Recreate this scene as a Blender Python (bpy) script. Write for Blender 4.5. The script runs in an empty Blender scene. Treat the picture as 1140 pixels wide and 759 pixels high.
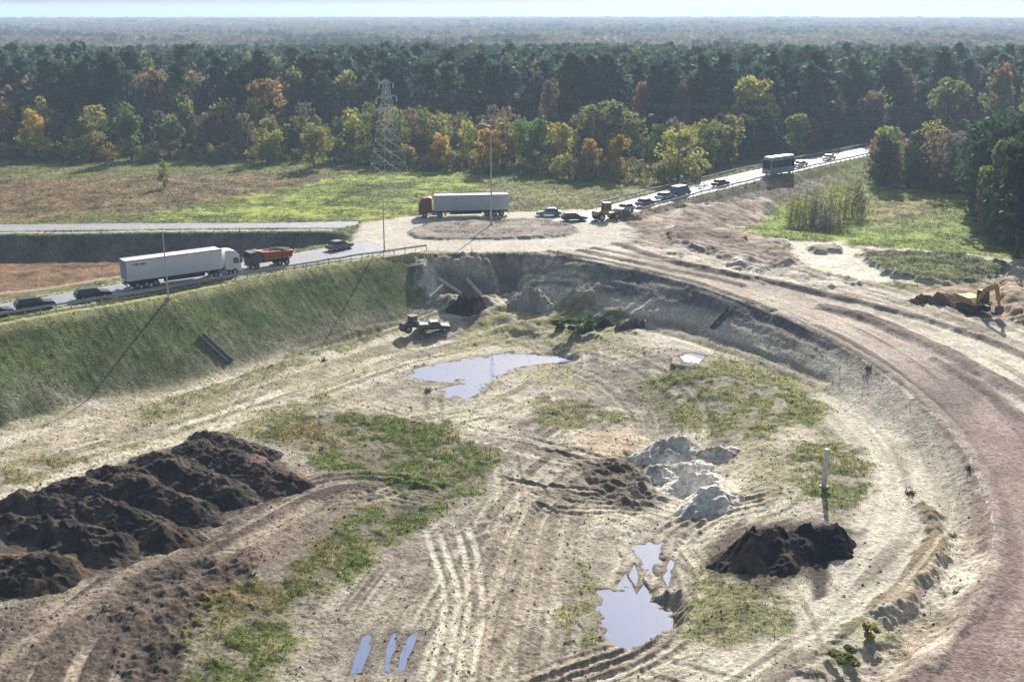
import bpy, math, random
import numpy as np
from mathutils import Vector, Matrix
random.seed(7)
rng = np.random.default_rng(11)
SC = bpy.context.scene
COL = SC.collection
# ------------------------------------------------------------ camera
F = 1250.0; CX, CY = 570.0, 379.5; CAMZ = 44.5
PITCH = math.atan(368.0 / F)
cp, sp = math.cos(PITCH), math.sin(PITCH)
cam = bpy.data.cameras.new('camera'); camo = bpy.data.objects.new('camera', cam); COL.objects.link(camo)
camo.location = (0, 0, CAMZ); camo.rotation_euler = (math.pi / 2 - PITCH, 0, 0)
cam.sensor_width = 36; cam.lens = 36 * F / 1140; cam.clip_start = 0.5; cam.clip_end = 20000
SC.camera = camo

def ray(px, py):
    u = (px - CX) / F; v = (CY - py) / F
    return u, cp + v * sp, -sp + v * cp
def at_z(px, py, z):
    dx, dy, dz = ray(px, py); t = (z - CAMZ) / dz
    return dx * t, dy * t

# ------------------------------------------------------------ noise
def _h(ix, iy, s):
    n = (ix.astype(np.int64) * 374761393 + iy.astype(np.int64) * 668265263 + s * 974634777) & 0x7fffffff
    n = ((n ^ (n >> 13)) * 1274126177) & 0x7fffffff
    n = (n ^ (n >> 16)) & 0xffffff
    return n / float(0xffffff)
def vn(x, y, s=0):
    x = np.asarray(x, float); y = np.asarray(y, float)
    ix = np.floor(x); iy = np.floor(y); fx = x - ix; fy = y - iy
    fx = fx * fx * (3 - 2 * fx); fy = fy * fy * (3 - 2 * fy)
    a = _h(ix, iy, s); b = _h(ix + 1, iy, s); c = _h(ix, iy + 1, s); d = _h(ix + 1, iy + 1, s)
    return (a + (b - a) * fx) * (1 - fy) + (c + (d - c) * fx) * fy
def fbm(x, y, scale, octv=4, s=0, gain=0.5):
    r = 0; amp = 1; tot = 0; f = 1.0 / scale
    for o in range(octv):
        r = r + amp * vn(x * f + 17.3 * o, y * f - 9.1 * o, s + o); tot += amp; amp *= gain; f *= 2.03
    return (r / tot * 2 - 1) * 1.6
def sm(a, b, x):
    t = np.clip((x - a) / (b - a), 0, 1); return t * t * (3 - 2 * t)

# ------------------------------------------------------------ distance to polylines
def pdist(X, Y, P, closed=False):
    """unsigned dist, along, signed side, inside"""
    P = np.asarray(P, float); n = len(P)
    D = np.full(X.shape, 1e18); S = np.zeros(X.shape); G = np.ones(X.shape); T = np.zeros(X.shape)
    ins = np.zeros(X.shape, bool); acc = 0.0
    for i in range(n if closed else n - 1):
        a = P[i]; b = P[(i + 1) % n]; ex, ey = b[0] - a[0], b[1] - a[1]; L2 = ex * ex + ey * ey + 1e-12
        wx, wy = X - a[0], Y - a[1]
        t = np.clip((wx * ex + wy * ey) / L2, 0, 1)
        dx, dy = wx - ex * t, wy - ey * t; d2 = dx * dx + dy * dy
        m = d2 < D; D = np.where(m, d2, D)
        L = math.sqrt(L2); S = np.where(m, acc + t * L, S); acc += L
        G = np.where(m, np.sign(ex * wy - ey * wx), G)
        T = np.where(m, i + t, T)
        if closed:
            c = ((a[1] > Y) != (b[1] > Y)) & (X < ex * (Y - a[1]) / (ey if abs(ey) > 1e-12 else 1e-12) + a[0]); ins ^= c
    return np.sqrt(D), S, G, ins, T
def smooth(P, it=2, closed=False):
    P = [tuple(p) for p in P]
    for _ in range(it):
        Q = []; n = len(P)
        if not closed: Q.append(P[0])
        for i in range(n if closed else n - 1):
            a, b = P[i], P[(i + 1) % n]
            Q.append(tuple(.75 * u + .25 * v for u, v in zip(a, b))); Q.append(tuple(.25 * u + .75 * v for u, v in zip(a, b)))
        if not closed: Q.append(P[-1])
        P = Q
    return P

# ------------------------------------------------------------ terrain design
def zup(x, y):
    g = np.interp(y, [40, 68, 100, 131, 152], [4.6, 4.2, 3.0, 1.4, 0.0])
    return 8.0 - g * sm(2, 24, x)
def up(px, py):
    z = 8.0
    for _ in range(8):
        x, y = at_z(px, py, z); z = float(zup(x, y))
    return x, y
crest_px = [(-60, 374), (0, 361), (80, 347), (150, 336), (220, 323), (290, 309), (350, 299), (400, 291), (450, 283), (475, 281), (540, 283), (600, 281), (650, 289),
            (700, 299), (760, 313), (830, 337), (890, 362), (940, 388), (985, 418), (1030, 455), (1065, 492), (1090, 535), (1103, 580), (1104, 620), (1092, 655), (1068, 692), (1030, 735), (985, 775)]
CREST = [up(*p) for p in crest_px]
CREST = smooth([(-230, 62), (-150, 92)] + CREST, 1) + [(30, 45), (22, 20), (-260, 20)]
PIT = smooth([(-260, 184), (-200, 186)] + [up(*p) for p in [(-60, 262), (60, 261), (200, 259), (300, 258), (370, 258), (392, 263), (388, 268), (330, 277), (250, 291), (140, 309), (0, 332), (-80, 346)]] + [(-150, 108), (-260, 70)], 1, True)
ROADR = [(at_z(px, py, z) + (z,)) for px, py, z in [(640, 245, 8.0), (690, 233, 8.3), (760, 214, 9.0), (850, 193, 9.3), (905, 181, 9.0), (962, 169, 8.4), (1010, 159, 8.0)]]
ROADR = [tuple(p) for p in ROADR]
MEADOW = [at_z(px, py, 7) for px, py in [(720, 250), (800, 228), (900, 200), (960, 183), (1250, 190), (1400, 300), (1100, 292), (960, 275), (860, 264), (780, 262)]]
def hs(X, Y):
    """smooth design height"""
    X = np.asarray(X, float); Y = np.asarray(Y, float)
    R = np.hypot(X, Y)
    zu = zup(X, Y)
    d, s, g, ins, t = pdist(X, Y, CREST, True)
    # right bench
    zr = np.minimum(3.0, zu - 1.3)
    zf = zr * sm(-2, 22, X) * (1 - sm(13, 27, d))
    zf = np.maximum(zf, 3.3 * sm(147, 168, Y) * sm(-24, -9, X))
    zin = np.maximum(zf, zu - d / 1.55)
    # round the toe
    k = zu - d / 1.55 - zf
    zin = np.where(np.abs(k) < .8, zin + 0.25 * (1 - np.abs(k) / .8) ** 2 * .6, zin)
    z = np.where(ins, zin, zu)
    d2, _, _, in2, _ = pdist(X, Y, PIT, True)
    z = np.where(in2, np.maximum(4.4, z - d2 / 1.5), z)
    dm, _, _, im, _ = pdist(X, Y, MEADOW, True)
    z = z - np.where(im, 2.0 * sm(0, 14, dm), 0)
    dr, _, _, _, tr = pdist(X, Y, ROADR)
    zr_ = np.interp(tr, range(len(ROADR)), [p[2] for p in ROADR])
    z = np.maximum(z, np.where(dr < 30, zr_ - np.maximum(0, dr - 6.0) / 1.6, -99))
    # far land
    z = z + sm(520, 800, R) * -7 + sm(1000, 2600, R) * -2
    return z
def at(px, py):
    dx, dy, dz = ray(px, py)
    t = np.exp(np.linspace(math.log(45), math.log(2500), 900)); 
    z = CAMZ + dz * t - hs(dx * t, dy * t)
    k = np.argmax(z < 0)
    if k == 0: return at_z(px, py, 7.5)
    a, b = t[k - 1], t[k]; f = z[k - 1] / (z[k - 1] - z[k]); tt = a + (b - a) * f
    return dx * tt, dy * tt
def ats(L): return [at(*p) for p in L]
HAZE_D = 0.00024; EXPO = 0.68
# ------------------------------------------------------------ ground grid (one sheet, finer near the viewpoint)
NA = 1260
ang = np.linspace(math.radians(-39), math.radians(39), NA)
rr = np.concatenate([np.exp(np.linspace(math.log(44), math.log(340), 1120)), np.exp(np.linspace(math.log(342), math.log(9000), 170))])
NR = len(rr)
Rg, Ag = np.meshgrid(rr, ang, indexing='ij')
X = (Rg * np.sin(Ag)).ravel(); Y = (Rg * np.cos(Ag)).ravel()
print('verts', X.size)
Z = hs(X, Y)
dC, sC, gC, inC, tC = pdist(X, Y, CREST, True)
inP = pdist(X, Y, PIT, True)[3]
near = (Rg.ravel() < 420)
n_big = fbm(X, Y, 14, 4, 3); n_mid = fbm(X, Y, 3.2, 4, 21); n_fin = fbm(X, Y, .7, 3, 40); n_hi = fbm(X, Y, 1.3, 3, 71); n_gr = fbm(X, Y, .28, 2, 77, .7)
# undulation
flat = np.zeros(X.size)   # 1 where the surface is kept smooth
C = np.zeros((X.size, 3))

NZX = 0
def region(P, soft=1.0, nz=1.0, world=False, grow=0.0):
    """soft mask of a polygon: indices and weights"""
    W = P if world else ats(P)
    W = np.asarray(W)[:, :2]; m = soft + nz * 2 + 1 + grow
    idx = np.nonzero((X > W[:, 0].min() - m) & (X < W[:, 0].max() + m) & (Y > W[:, 1].min() - m) & (Y < W[:, 1].max() + m))[0]
    x, y = X[idx], Y[idx]
    d, _, _, ins, _ = pdist(x, y, W, True)
    sd = np.where(ins, d, -d) + grow + nz * (n_mid[idx] * 1.2 + n_fin[idx] * .6)
    if NZX: sd = sd + NZX * (n_hi[idx] * 1.1 + n_fin[idx] * .7)
    return idx, sm(-soft, soft, sd)
def band(P, w, soft=1.0, nz=.3, world=False):
    W = P if world else smooth(ats(P), 2)
    W = np.asarray(W)[:, :2]; m = w + soft + nz * 2 + 1
    idx = np.nonzero((X > W[:, 0].min() - m) & (X < W[:, 0].max() + m) & (Y > W[:, 1].min() - m) & (Y < W[:, 1].max() + m))[0]
    x, y = X[idx], Y[idx]
    d, s, g, _, _ = pdist(x, y, W)
    k = d < m; idx, d, s, g = idx[k], d[k], s[k], g[k]
    return idx, 1 - sm(w - soft, w + soft, d + nz * n_mid[idx]), d * g, s
def mixc(idx, w, col, vary=0.12):
    col = np.asarray(col, float)
    c = col[None, :] * (1 + (.05 + vary) * (.9 * n_mid[idx] + .7 * n_fin[idx] + .5 * n_gr[idx])[:, None])
    C[idx] = C[idx] * (1 - w[:, None]) + c * w[:, None]

SAND = (.50, .45, .355); SANDL = (.62, .57, .46); SANDG = (.34, .305, .25); MUD = (.17, .13, .10); DARK = (.045, .035, .03)
GRASS = (.085, .115, .03); OLIVE = (.135, .13, .05); DRY = (.30, .25, .13); RUST = (.14, .085, .045); HAUL = (.235, .20, .172); ASPH = (.20, .20, .21)
allv = np.arange(X.size)
def streaks(idx, w, dd, ss, light, dark, amp=.07, al=.6, ad=.6, sc=.5, sd=500):
    a = fbm(dd, ss * .010, sc, 2, sd); b_ = fbm(dd, ss * .03, sc * 2.6, 2, sd + 7); wear = sm(-.5, .2, fbm(X[idx], Y[idx], 5, 3, sd + 11))
    t = .6 * a + .5 * b_
    mixc(idx, w * sm(.02, .22, t) * al * wear, light, .12); mixc(idx, w * sm(.04, .22, -t) * ad * wear, dark, .12); Z[idx] -= w * np.clip(t, -.4, .4) * amp * 2
# basic ground colours
b = np.clip((n_big * 1.0 + n_mid * 1.2 + n_fin * .5) * .55 + .5, 0, 1)
base = np.asarray((.26, .23, .18))[None] * (1 - b[:, None]) + np.asarray((.56, .505, .40))[None] * b[:, None]
C[:] = base
# sparse weeds on the floor of the site
wv = sm(.12, .5, n_mid * .6 + fbm(X, Y, 7, 3, 55)) * .55
mixc(allv, wv * inC, (.23, .22, .10), .3)
mixc(allv, sm(.15, .5, n_hi * .5 + n_fin * .6 + n_mid * .2) * inC * .6, (.15, .125, .095), .3)
# upper land outside the site: field
fld = (~inC).astype(float)
mixc(allv, fld, (.14, .155, .05), .35)
# forest floor
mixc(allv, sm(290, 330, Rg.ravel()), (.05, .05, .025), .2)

# left field
idx, w = region([(-300, 250), (-300, 196), (60, 198), (240, 192), (345, 194), (380, 202), (330, 213), (250, 222), (150, 236), (0, 246)], 4, 3)
mixc(idx, w * .85, (.165, .115, .065), .6)
mixc(idx, w * sm(.0, .5, fbm(X[idx], Y[idx] * 2.2, 9, 4, 95)) * .4, (.13, .13, .05), .4)
idx, w = region([(-200, 240), (100, 232), (140, 214), (60, 205), (-200, 208)], 3, 4); mixc(idx, w * .5, RUST, .5)
idx, w = region([(150, 245), (260, 222), (400, 195), (470, 190), (550, 200), (470, 232), (460, 245)], 3, 2); mixc(idx, w * .8, (.24, .28, .045), .5); mixc(idx, w * sm(.1, .5, fbm(X[idx], Y[idx] * 2.5, 8, 4, 96)) * .6, (.07, .09, .03), .4)
idx, w = region([(540, 212), (700, 212), (780, 200), (760, 212), (690, 226), (640, 230), (580, 232)], 2, 2); mixc(idx, w * .8, (.19, .18, .085), .4)
idx, w = region([(395, 205), (450, 205), (440, 222), (380, 222)], 2, 3); mixc(idx, w * .5, (.07, .08, .04), .4)
# right meadow
idx, w = region([(790, 262), (870, 228), (960, 205), (1085, 216), (1085, 262), (1300, 300), (1100, 288), (1000, 277), (900, 266)], 2, 2); mixc(idx, w, (.18, .225, .045), .4)
idx, w = region([(960, 222), (1040, 218), (1060, 240), (980, 250)], 2, 3); mixc(idx, w * .6, (.22, .16, .08), .4)
idx, w = region([(690, 246), (760, 224), (860, 202), (930, 196), (900, 215), (850, 230), (800, 246), (740, 256)], 2, 2); mixc(idx, w, (.17, .145, .115), .4)
# churned brown ground right of the roundabout
CH = [(690, 248), (760, 232), (860, 222), (850, 240), (815, 256), (870, 268), (900, 300), (960, 318), (900, 318), (800, 300), (740, 286), (705, 268)]
idx, w = region(CH, 1.5, 1.5); mixc(idx, w, (.28, .22, .17), .5); mixc(idx, w * sm(.0, .4, fbm(X[idx], Y[idx], 6, 4, 98)) * .7, (.48, .41, .32), .2)
Z[idx] += w * (fbm(X[idx], Y[idx], 7, 4, 90) * .55 + .2)
ridge = 1 - np.abs(fbm(X[idx], Y[idx], 5, 3, 93)); mixc(idx, w * sm(.8, 1, ridge) * .7, (.13, .085, .06), .3)
# grey brown spoil bank right, tall weeds on it
idx, w = region([(745, 262), (770, 255), (810, 262), (850, 280), (880, 298), (840, 302), (790, 285), (755, 275)], 1.2, 1); mixc(idx, w * .7, (.12, .085, .065), .3); Z[idx] += w * .8 * (.8 + .25 * n_mid[idx])
idx, w = region([(870, 268), (935, 268), (985, 290), (1060, 300), (1140, 297), (1240, 300), (1240, 315), (1120, 312), (1040, 318), (960, 312), (900, 300)], 1, .8); mixc(idx, w, SANDL, .15)
idx, w = region([(940, 272), (1000, 276), (1240, 300), (1240, 304), (1110, 292), (1000, 282)], .8, .6); mixc(idx, w, SAND, .15)
idx, w = region([(955, 284), (990, 280), (1060, 286), (1118, 296), (1122, 306), (1090, 314), (1030, 315), (985, 305)], .8, .8); mixc(idx, w, (.13, .14, .06), .4)
Z[idx] += w * (.6 + .35 * n_mid[idx])
idx, w = region([(896, 276), (932, 274), (935, 281), (905, 283)], .5, .5); mixc(idx, w * .7, MUD, .3); Z[idx] += w * .7
# digging by the excavator
idx, w = region([(1010, 318), (1080, 316), (1180, 306), (1240, 380), (1150, 382), (1080, 350), (1030, 334)], 1.2, 1); mixc(idx, w, (.33, .25, .17), .4)
idx, w = region([(1052, 334), (1100, 330), (1110, 352), (1075, 352)], .8, .5); mixc(idx, w * .7, (.10, .08, .07), .3); Z[idx] -= w * .5
idx, w = region([(1112, 312), (1200, 300), (1240, 360), (1140, 360), (1118, 340)], 1.2, .6); Z[idx] += w * (1.2 + .4 * n_mid[idx]); mixc(idx, w, (.38, .30, .21), .3)

idx, w = region([(690, 266), (760, 286), (870, 302), (960, 316), (1040, 330), (1100, 352), (1250, 385), (1250, 450), (1140, 398), (1000, 352), (860, 322), (700, 276)], 1.0, .8); mixc(idx, w, (.35, .295, .225), .4); mixc(idx, w * sm(0, .4, fbm(X[idx], Y[idx], 5, 4, 530)) * .8, (.56, .50, .40), .2)
# haul road and its neighbours
HR = [(610, 276), (700, 272), (780, 290), (870, 312), (1000, 345), (1140, 392), (1260, 440), (1260, 900), (980, 790), (1030, 735), (1068, 692), (1092, 655), (1104, 620), (1103, 580), (1090, 535), (1065, 492), (1030, 455), (985, 418), (940, 388), (890, 362), (830, 337), (760, 313), (700, 299), (650, 289)]
idxH, wH = region(HR, 1.0, .3)
mixc(idxH, wH, (.52, .465, .37), .2)
idx, w, dd, ss = band([(640, 272), (720, 284), (800, 298), (900, 322), (1000, 350), (1080, 382), (1160, 425), (1230, 480)], 11, 3, .3); streaks(idx, w, dd, ss, (.66, .61, .50), (.27, .22, .17), .05, .6, .6, .9, 520)
flat[idxH] = np.maximum(flat[idxH], wH * .8)
hc = [(720, 297), (800, 312), (880, 335), (950, 365), (1020, 405), (1075, 455), (1115, 520), (1138, 590), (1140, 650), (1115, 720), (1070, 790)]
idx, w, dd, ss = band(hc, 5.5, 1.5, .4)
mixc(idx, w * sm(0, 30, ss), (.50, .43, .35), .12)
far_t = sm(38, 62, ss)
mixc(idx, w * far_t * .9, HAUL, .15); mixc(idx, w * far_t * sm(0, .5, fbm(X[idx], Y[idx], 6, 4, 515)) * .5, (.17, .13, .115), .1)
# dark compacted strips along the haul road
streaks(idx, w, dd, ss, (.40, .32, .27), (.15, .105, .098), .05, .55, .75, .7, 510)
idx, w, dd, ss = band([(905, 366), (950, 392), (1000, 425), (1045, 467), (1080, 512), (1102, 565), (1112, 620), (1100, 665), (1075, 705), (1030, 760)], 1.9, .35, .15); mixc(idx, w * .85, (.10, .082, .07), .2)
idx, w, dd, ss = band([(1130, 760), (1150, 640), (1140, 560), (1110, 490)], 7, 3, .4); mixc(idx, w * .6, (.30, .22, .19), .15)
def berm(P, w_, h_, col, amt=.8, nz=.25):
    idx, w, dd, ss = band(P, w_, w_ * .7, nz); Z[idx] += w * h_ * .55 * (1 + .15 * n_hi[idx]); mixc(idx, w * amt, col, .25)
berm([(685, 271), (760, 296), (870, 317), (1000, 347), (1070, 368), (1140, 395), (1230, 440)], .7, .8, (.15, .115, .09))
berm([(645, 279), (700, 291), (740, 299), (790, 309), (825, 317)], .6, .55, (.14, .105, .085))
berm([(660, 276), (720, 288), (790, 300), (850, 316)], .4, .35, (.2, .155, .12))
berm([(918, 342), (960, 352), (1000, 368), (1050, 390), (1090, 412), (1140, 440), (1200, 480)], 1.0, .8, (.17, .125, .105))
berm([(1040, 400), (1090, 428), (1140, 465), (1200, 520)], .7, .5, (.2, .15, .125))
berm([(470, 284), (540, 285), (600, 284), (625, 286)], .45, .3, (.12, .10, .08))
berm([(610, 280), (660, 288), (720, 301), (800, 322), (860, 345)], .5, .45, (.15, .12, .10))
berm([(870, 350), (930, 378), (985, 410), (1030, 445), (1068, 485), (1095, 530), (1110, 580), (1110, 620), (1097, 658), (1072, 696), (1034, 740)], .55, .4, (.40, .34, .27), .6)

# slopes inside the site -------------------------------------------------
cx = np.asarray(CREST)
left = inC & (X < -12 + n_mid * 1.5) & (dC < 13.2 + n_mid * 1.2)
wl = sm(13.5, 11.0, dC + n_mid * 1.8 + 1.5 * n_big) * inC * sm(-9, -19, X + n_mid * 5 + n_fin * 2) * sm(60, 80, Y)
mixc(allv, wl, (.108, .142, .045), .3)
mixc(allv, wl * sm(.1, .5, fbm(sC, dC * .1, .5, 2, 133)) * .35, (.17, .17, .08), .2)
mixc(allv, wl * sm(6, 12, dC + 3 * n_mid + 2 * n_hi) * .6, (.18, .165, .12), .4)
mixc(allv, wl * sm(.3, .8, n_mid + n_hi * .6) * .3, (.20, .20, .09), .3)
mixc(allv, sm(1.6, .3, np.abs(dC - .2)) * sm(-8, -14, X), (.36, .35, .16), .2)       # pale verge on the edge
# raked lines running down the green slope
Z += wl * fbm(sC, dC * .12, .45, 2, 131) * .022
wr = inC * sm(6.6, 5.2, dC + n_mid * .8) * sm(4, 9, X) * sm(118, 128, Y)
mixc(allv, wr, (.17, .165, .155), .3)
mixc(allv, wr * sm(.1, .6, n_big + n_mid * .5) * .5, (.12, .13, .11), .2)
Z += wr * fbm(sC * .12, dC, .9, 3, 137) * .12; mixc(allv, wr * sm(.05, .4, fbm(sC * .08, dC, .8, 2, 138)) * .45, (.30, .28, .24), .2)
# rough cut below the roundabout
idx, w = region([(455, 292), (475, 286), (540, 288), (600, 286), (640, 296), (615, 325), (570, 335), (520, 345), (490, 340), (470, 320)], 1.0, 1.0)
mixc(idx, w, (.26, .215, .17), .5); Z[idx] += w * fbm(X[idx], Y[idx], 4.5, 4, 150) * 1.1
mixc(idx, w * sm(.0, .5, fbm(X[idx], Y[idx], 6, 3, 151)), SANDL, .2)
mixc(idx, w * sm(.0, .5, fbm(X[idx], Y[idx], 5, 3, 152)) * .8, (.10, .09, .075), .2)
idx, w = region([(462, 290), (500, 287), (560, 289), (600, 286), (645, 294), (640, 308), (590, 318), (556, 314), (530, 322), (500, 312), (470, 306)], .8, 1.0)
hh = 4.6 + 1.5 * fbm(X[idx], Y[idx], 5, 4, 155) + .5 * n_hi[idx]; up_ = np.maximum(Z[idx], np.minimum(hh, 7.4)); Z[idx] = Z[idx] * (1 - w) + w * up_; mixc(idx, w * .7, (.46, .40, .31), .4)
idx, w = region([(500, 335), (560, 325), (640, 320), (700, 345), (740, 372), (640, 380), (560, 365)], 1.5, 1.5); Z[idx] += w * np.abs(fbm(X[idx], Y[idx], 6, 4, 157)) * .6
for P, dep in [([(488, 300), (545, 302), (560, 330), (520, 335), (490, 318)], 1.3), ([(548, 290), (578, 288), (580, 318), (556, 324)], 1.9)]:
    idx, w = region(P, .8, .4); Z[idx] -= w * dep; mixc(idx, w * .7, (.15, .13, .11), .2)
# lower road bank, right foreground: loose sand with gullies
idx, w = region([(975, 425), (1000, 440), (1055, 490), (1090, 560), (1095, 625), (1060, 690), (1000, 759), (930, 800), (960, 730), (1040, 640), (1050, 570), (1035, 520), (1000, 470)], 1.0, .8)
mixc(idx, w, (.42, .37, .29), .5)
gu = fbm(sC[idx] * .5, dC[idx] * .5, 2.0, 4, 160); Z[idx] += w * gu * .14; mixc(idx, w * sm(.15, .55, -gu) * .7, (.20, .15, .10), .3)
mixc(idx, w * sm(.2, .6, fbm(X[idx], Y[idx], 3, 4, 163)) * .6, SANDL, .2)
# bench road
BENCH = [(640, 352), (700, 360), (760, 372), (850, 400), (930, 435), (985, 480), (1015, 540), (1010, 595), (965, 645), (900, 700), (830, 759), (760, 810)]
idx, w, dd, ss = band(BENCH, 4.2, 1.0, .5)
mixc(idx, w, (.53, .48, .385), .12); flat[idx] = np.maximum(flat[idx], w * .7)
streaks(idx, w, dd, ss, SANDL, (.38, .34, .27), .035, .6, .5, .6, 540)
for pl in ([(650, 356), (740, 370), (830, 398), (905, 430)], [(690, 352), (760, 362), (850, 392), (925, 424)]):
    idx, w, dd, ss = band(pl, .5, .4, .2); mixc(idx, w * .6, (.2, .16, .12), .1); Z[idx] -= w * .15
# tan bank beside the bench
idx, w = region([(1020, 560), (1050, 575), (1050, 625), (1015, 670), (985, 695), (965, 680), (1000, 650), (1030, 600)], .6, .4)
mixc(idx, w, (.23, .18, .105), .35); Z[idx] += w * .7
idx, w = region([(930, 700), (985, 685), (990, 710), (950, 740), (905, 745)], .7, .8); mixc(idx, w * .8, (.10, .115, .04), .5); Z[idx] += w * .3
idx, w = region([(860, 720), (900, 725), (960, 759), (960, 800), (850, 790)], .6, .8); mixc(idx, w * .7, MUD, .4)

# left sandy track strip
T1 = [(-80, 545), (0, 520), (150, 480), (300, 432), (420, 390), (520, 362), (600, 345)]
idx, w, dd, ss = band(T1, 9, 3, 1.0)
mixc(idx, w * .8, (.43, .375, .27), .2)
streaks(idx, w, dd, ss, (.64, .585, .46), (.21, .18, .13), .09, .75, .7, .7, 550)
mixc(idx, w * sm(.2, .6, fbm(X[idx], Y[idx], 4, 3, 183)) * .45, (.24, .225, .10), .3)
idx, w, dd, ss = band([(-60, 575), (0, 553), (90, 523), (170, 498), (260, 468), (330, 445)], 1.4, .5, .2); mixc(idx, w * .8, (.58, .52, .39), .1); Z[idx] -= w * .12

# mud on the lower left
idx, w = region([(-60, 690), (60, 660), (160, 600), (260, 550), (330, 515), (420, 530), (430, 560), (330, 610), (220, 665), (200, 759), (180, 850), (-80, 850)], 1.5, 1.2); mixc(idx, w, (.135, .107, .085), .45)
idx, w = region([(250, 600), (300, 560), (400, 545), (430, 560), (350, 605), (290, 640)], 1.2, 1.0); mixc(idx, w * .7, (.23, .185, .14), .35)
T2 = [(40, 850), (60, 759), (90, 705), (150, 650), (215, 610), (290, 568), (350, 538), (410, 530), (480, 545)]
idx, w, dd, ss = band(T2, 5.0, 1.5, .4)
streaks(idx, w, dd, ss, (.37, .31, .24), (.085, .064, .05), .12, .8, .8, .6, 560)
idx, w, dd, ss = band([(140, 759), (155, 700), (200, 650), (270, 605), (350, 560)], .9, .3, .15); mixc(idx, w * .8, (.36, .29, .215), .1); Z[idx] -= w * .1
idx, w, dd, ss = band([(0, 740), (60, 690), (150, 632), (240, 590)], .8, .3, .15); mixc(idx, w * .6, (.33, .265, .2), .1)
idx, w = region([(120, 700), (150, 640), (270, 610), (290, 640), (230, 690), (205, 759), (200, 820), (120, 800)], .8, 1); mixc(idx, w * .85, (.07, .053, .042), .5); Z[idx] += w * (n_hi[idx] * .13 + n_fin[idx] * .12 + n_mid[idx] * .1)

# centre bottom: fan of wheel tracks
T3 = [(360, 860), (400, 759), (440, 680), (490, 610), (540, 560), (575, 520), (600, 490), (650, 462)]
idx, w, dd, ss = band(T3, 5.5, 2, .6); mixc(idx, w * .9, (.29, .255, .20), .2)
streaks(idx, w, dd, ss, (.52, .475, .38), (.12, .10, .08), .08, .8, .85, .5, 570)
T3b = [(480, 860), (510, 759), (560, 670), (600, 600), (630, 550), (660, 520)]
idx, w, dd, ss = band(T3b, 8, 3, .8); mixc(idx, w * .85, (.31, .275, .215), .2)
streaks(idx, w, dd, ss, (.50, .455, .365), (.14, .118, .09), .07, .75, .8, .5, 580)
def ruts(P, gauge=1.1, rw=.28, col=(.58, .51, .39), amt=.85, dep=.1, nz=.1):
    W = np.asarray(smooth(ats(P), 2))
    for sgn in (-1, 1):
        T = np.gradient(W, axis=0); N = np.stack([-T[:, 1], T[:, 0]], 1); N /= np.linalg.norm(N, axis=1)[:, None] + 1e-9
        V = W + N * sgn * gauge
        idx, w, dd, ss = band(V, rw, .16, nz, True); fade = sm(0, 4, ss) * sm(0, 4, ss.max() - ss if ss.size else 0)
        mixc(idx, w * amt * fade, col, .1); Z[idx] -= w * dep * fade
        idx2, w2, dd2, ss2 = band(V + N * (rw + .22), .14, .12, nz, True); Z[idx2] += w2 * dep * .8; mixc(idx2, w2 * .45, (.17, .135, .1), .1)

ruts([(560, 500), (570, 550), (545, 620), (520, 700), (500, 790)], 1.0, .25, (.5, .44, .33), .7)
ruts([(640, 520), (600, 560), (575, 620), (560, 700), (555, 780)], 1.0, .25, (.5, .44, .33), .5)
for q in range(9):
    o = q * 14; ruts([(420 + o * 1.6, 780), (450 + o * 1.5, 700), (500 + o * 1.1, 620), (545 + o * .8, 560)], 1.0, .2, (.50, .45, .36) if q % 2 else (.13, .108, .085), .55, .045)
ruts([(480, 587), (492, 620), (505, 660), (498, 710), (480, 800)], .55, .24, (.62, .57, .46), .95, .05)
ruts([(512, 577), (528, 625), (530, 680), (520, 740), (510, 800)], .55, .24, (.62, .57, .46), .95, .05)
ruts([(380, 560), (440, 545), (500, 520), (520, 495), (530, 470)], 1, .3, (.5, .44, .3), .6)
ruts([(485, 525), (480, 505), (500, 485), (530, 470), (560, 465)], .4, .45, (.6, .54, .4), .8)
for P, w_, sdv in [([(560, 500), (620, 520), (690, 560), (740, 580), (800, 575)], 5, 610), ([(600, 800), (680, 740), (740, 715), (775, 670), (770, 630), (760, 600), (800, 575)], 4.0, 620), ([(640, 400), (700, 420), (740, 470), (720, 500)], 6, 630),
                   ([(860, 470), (900, 520), (880, 570), (800, 580)], 3, 640), ([(420, 480), (520, 470), (600, 440), (640, 400), (600, 370)], 5, 650), ([(820, 780), (900, 730), (980, 660), (1040, 590), (1045, 540), (1020, 490)], 3.0, 660)]:
    idx, w, dd, ss = band(P, w_, 1.5, .6); streaks(idx, w * .9, dd, ss, (.60, .545, .43), (.19, .155, .115), .06, .6, .65, .6, sdv)
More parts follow.
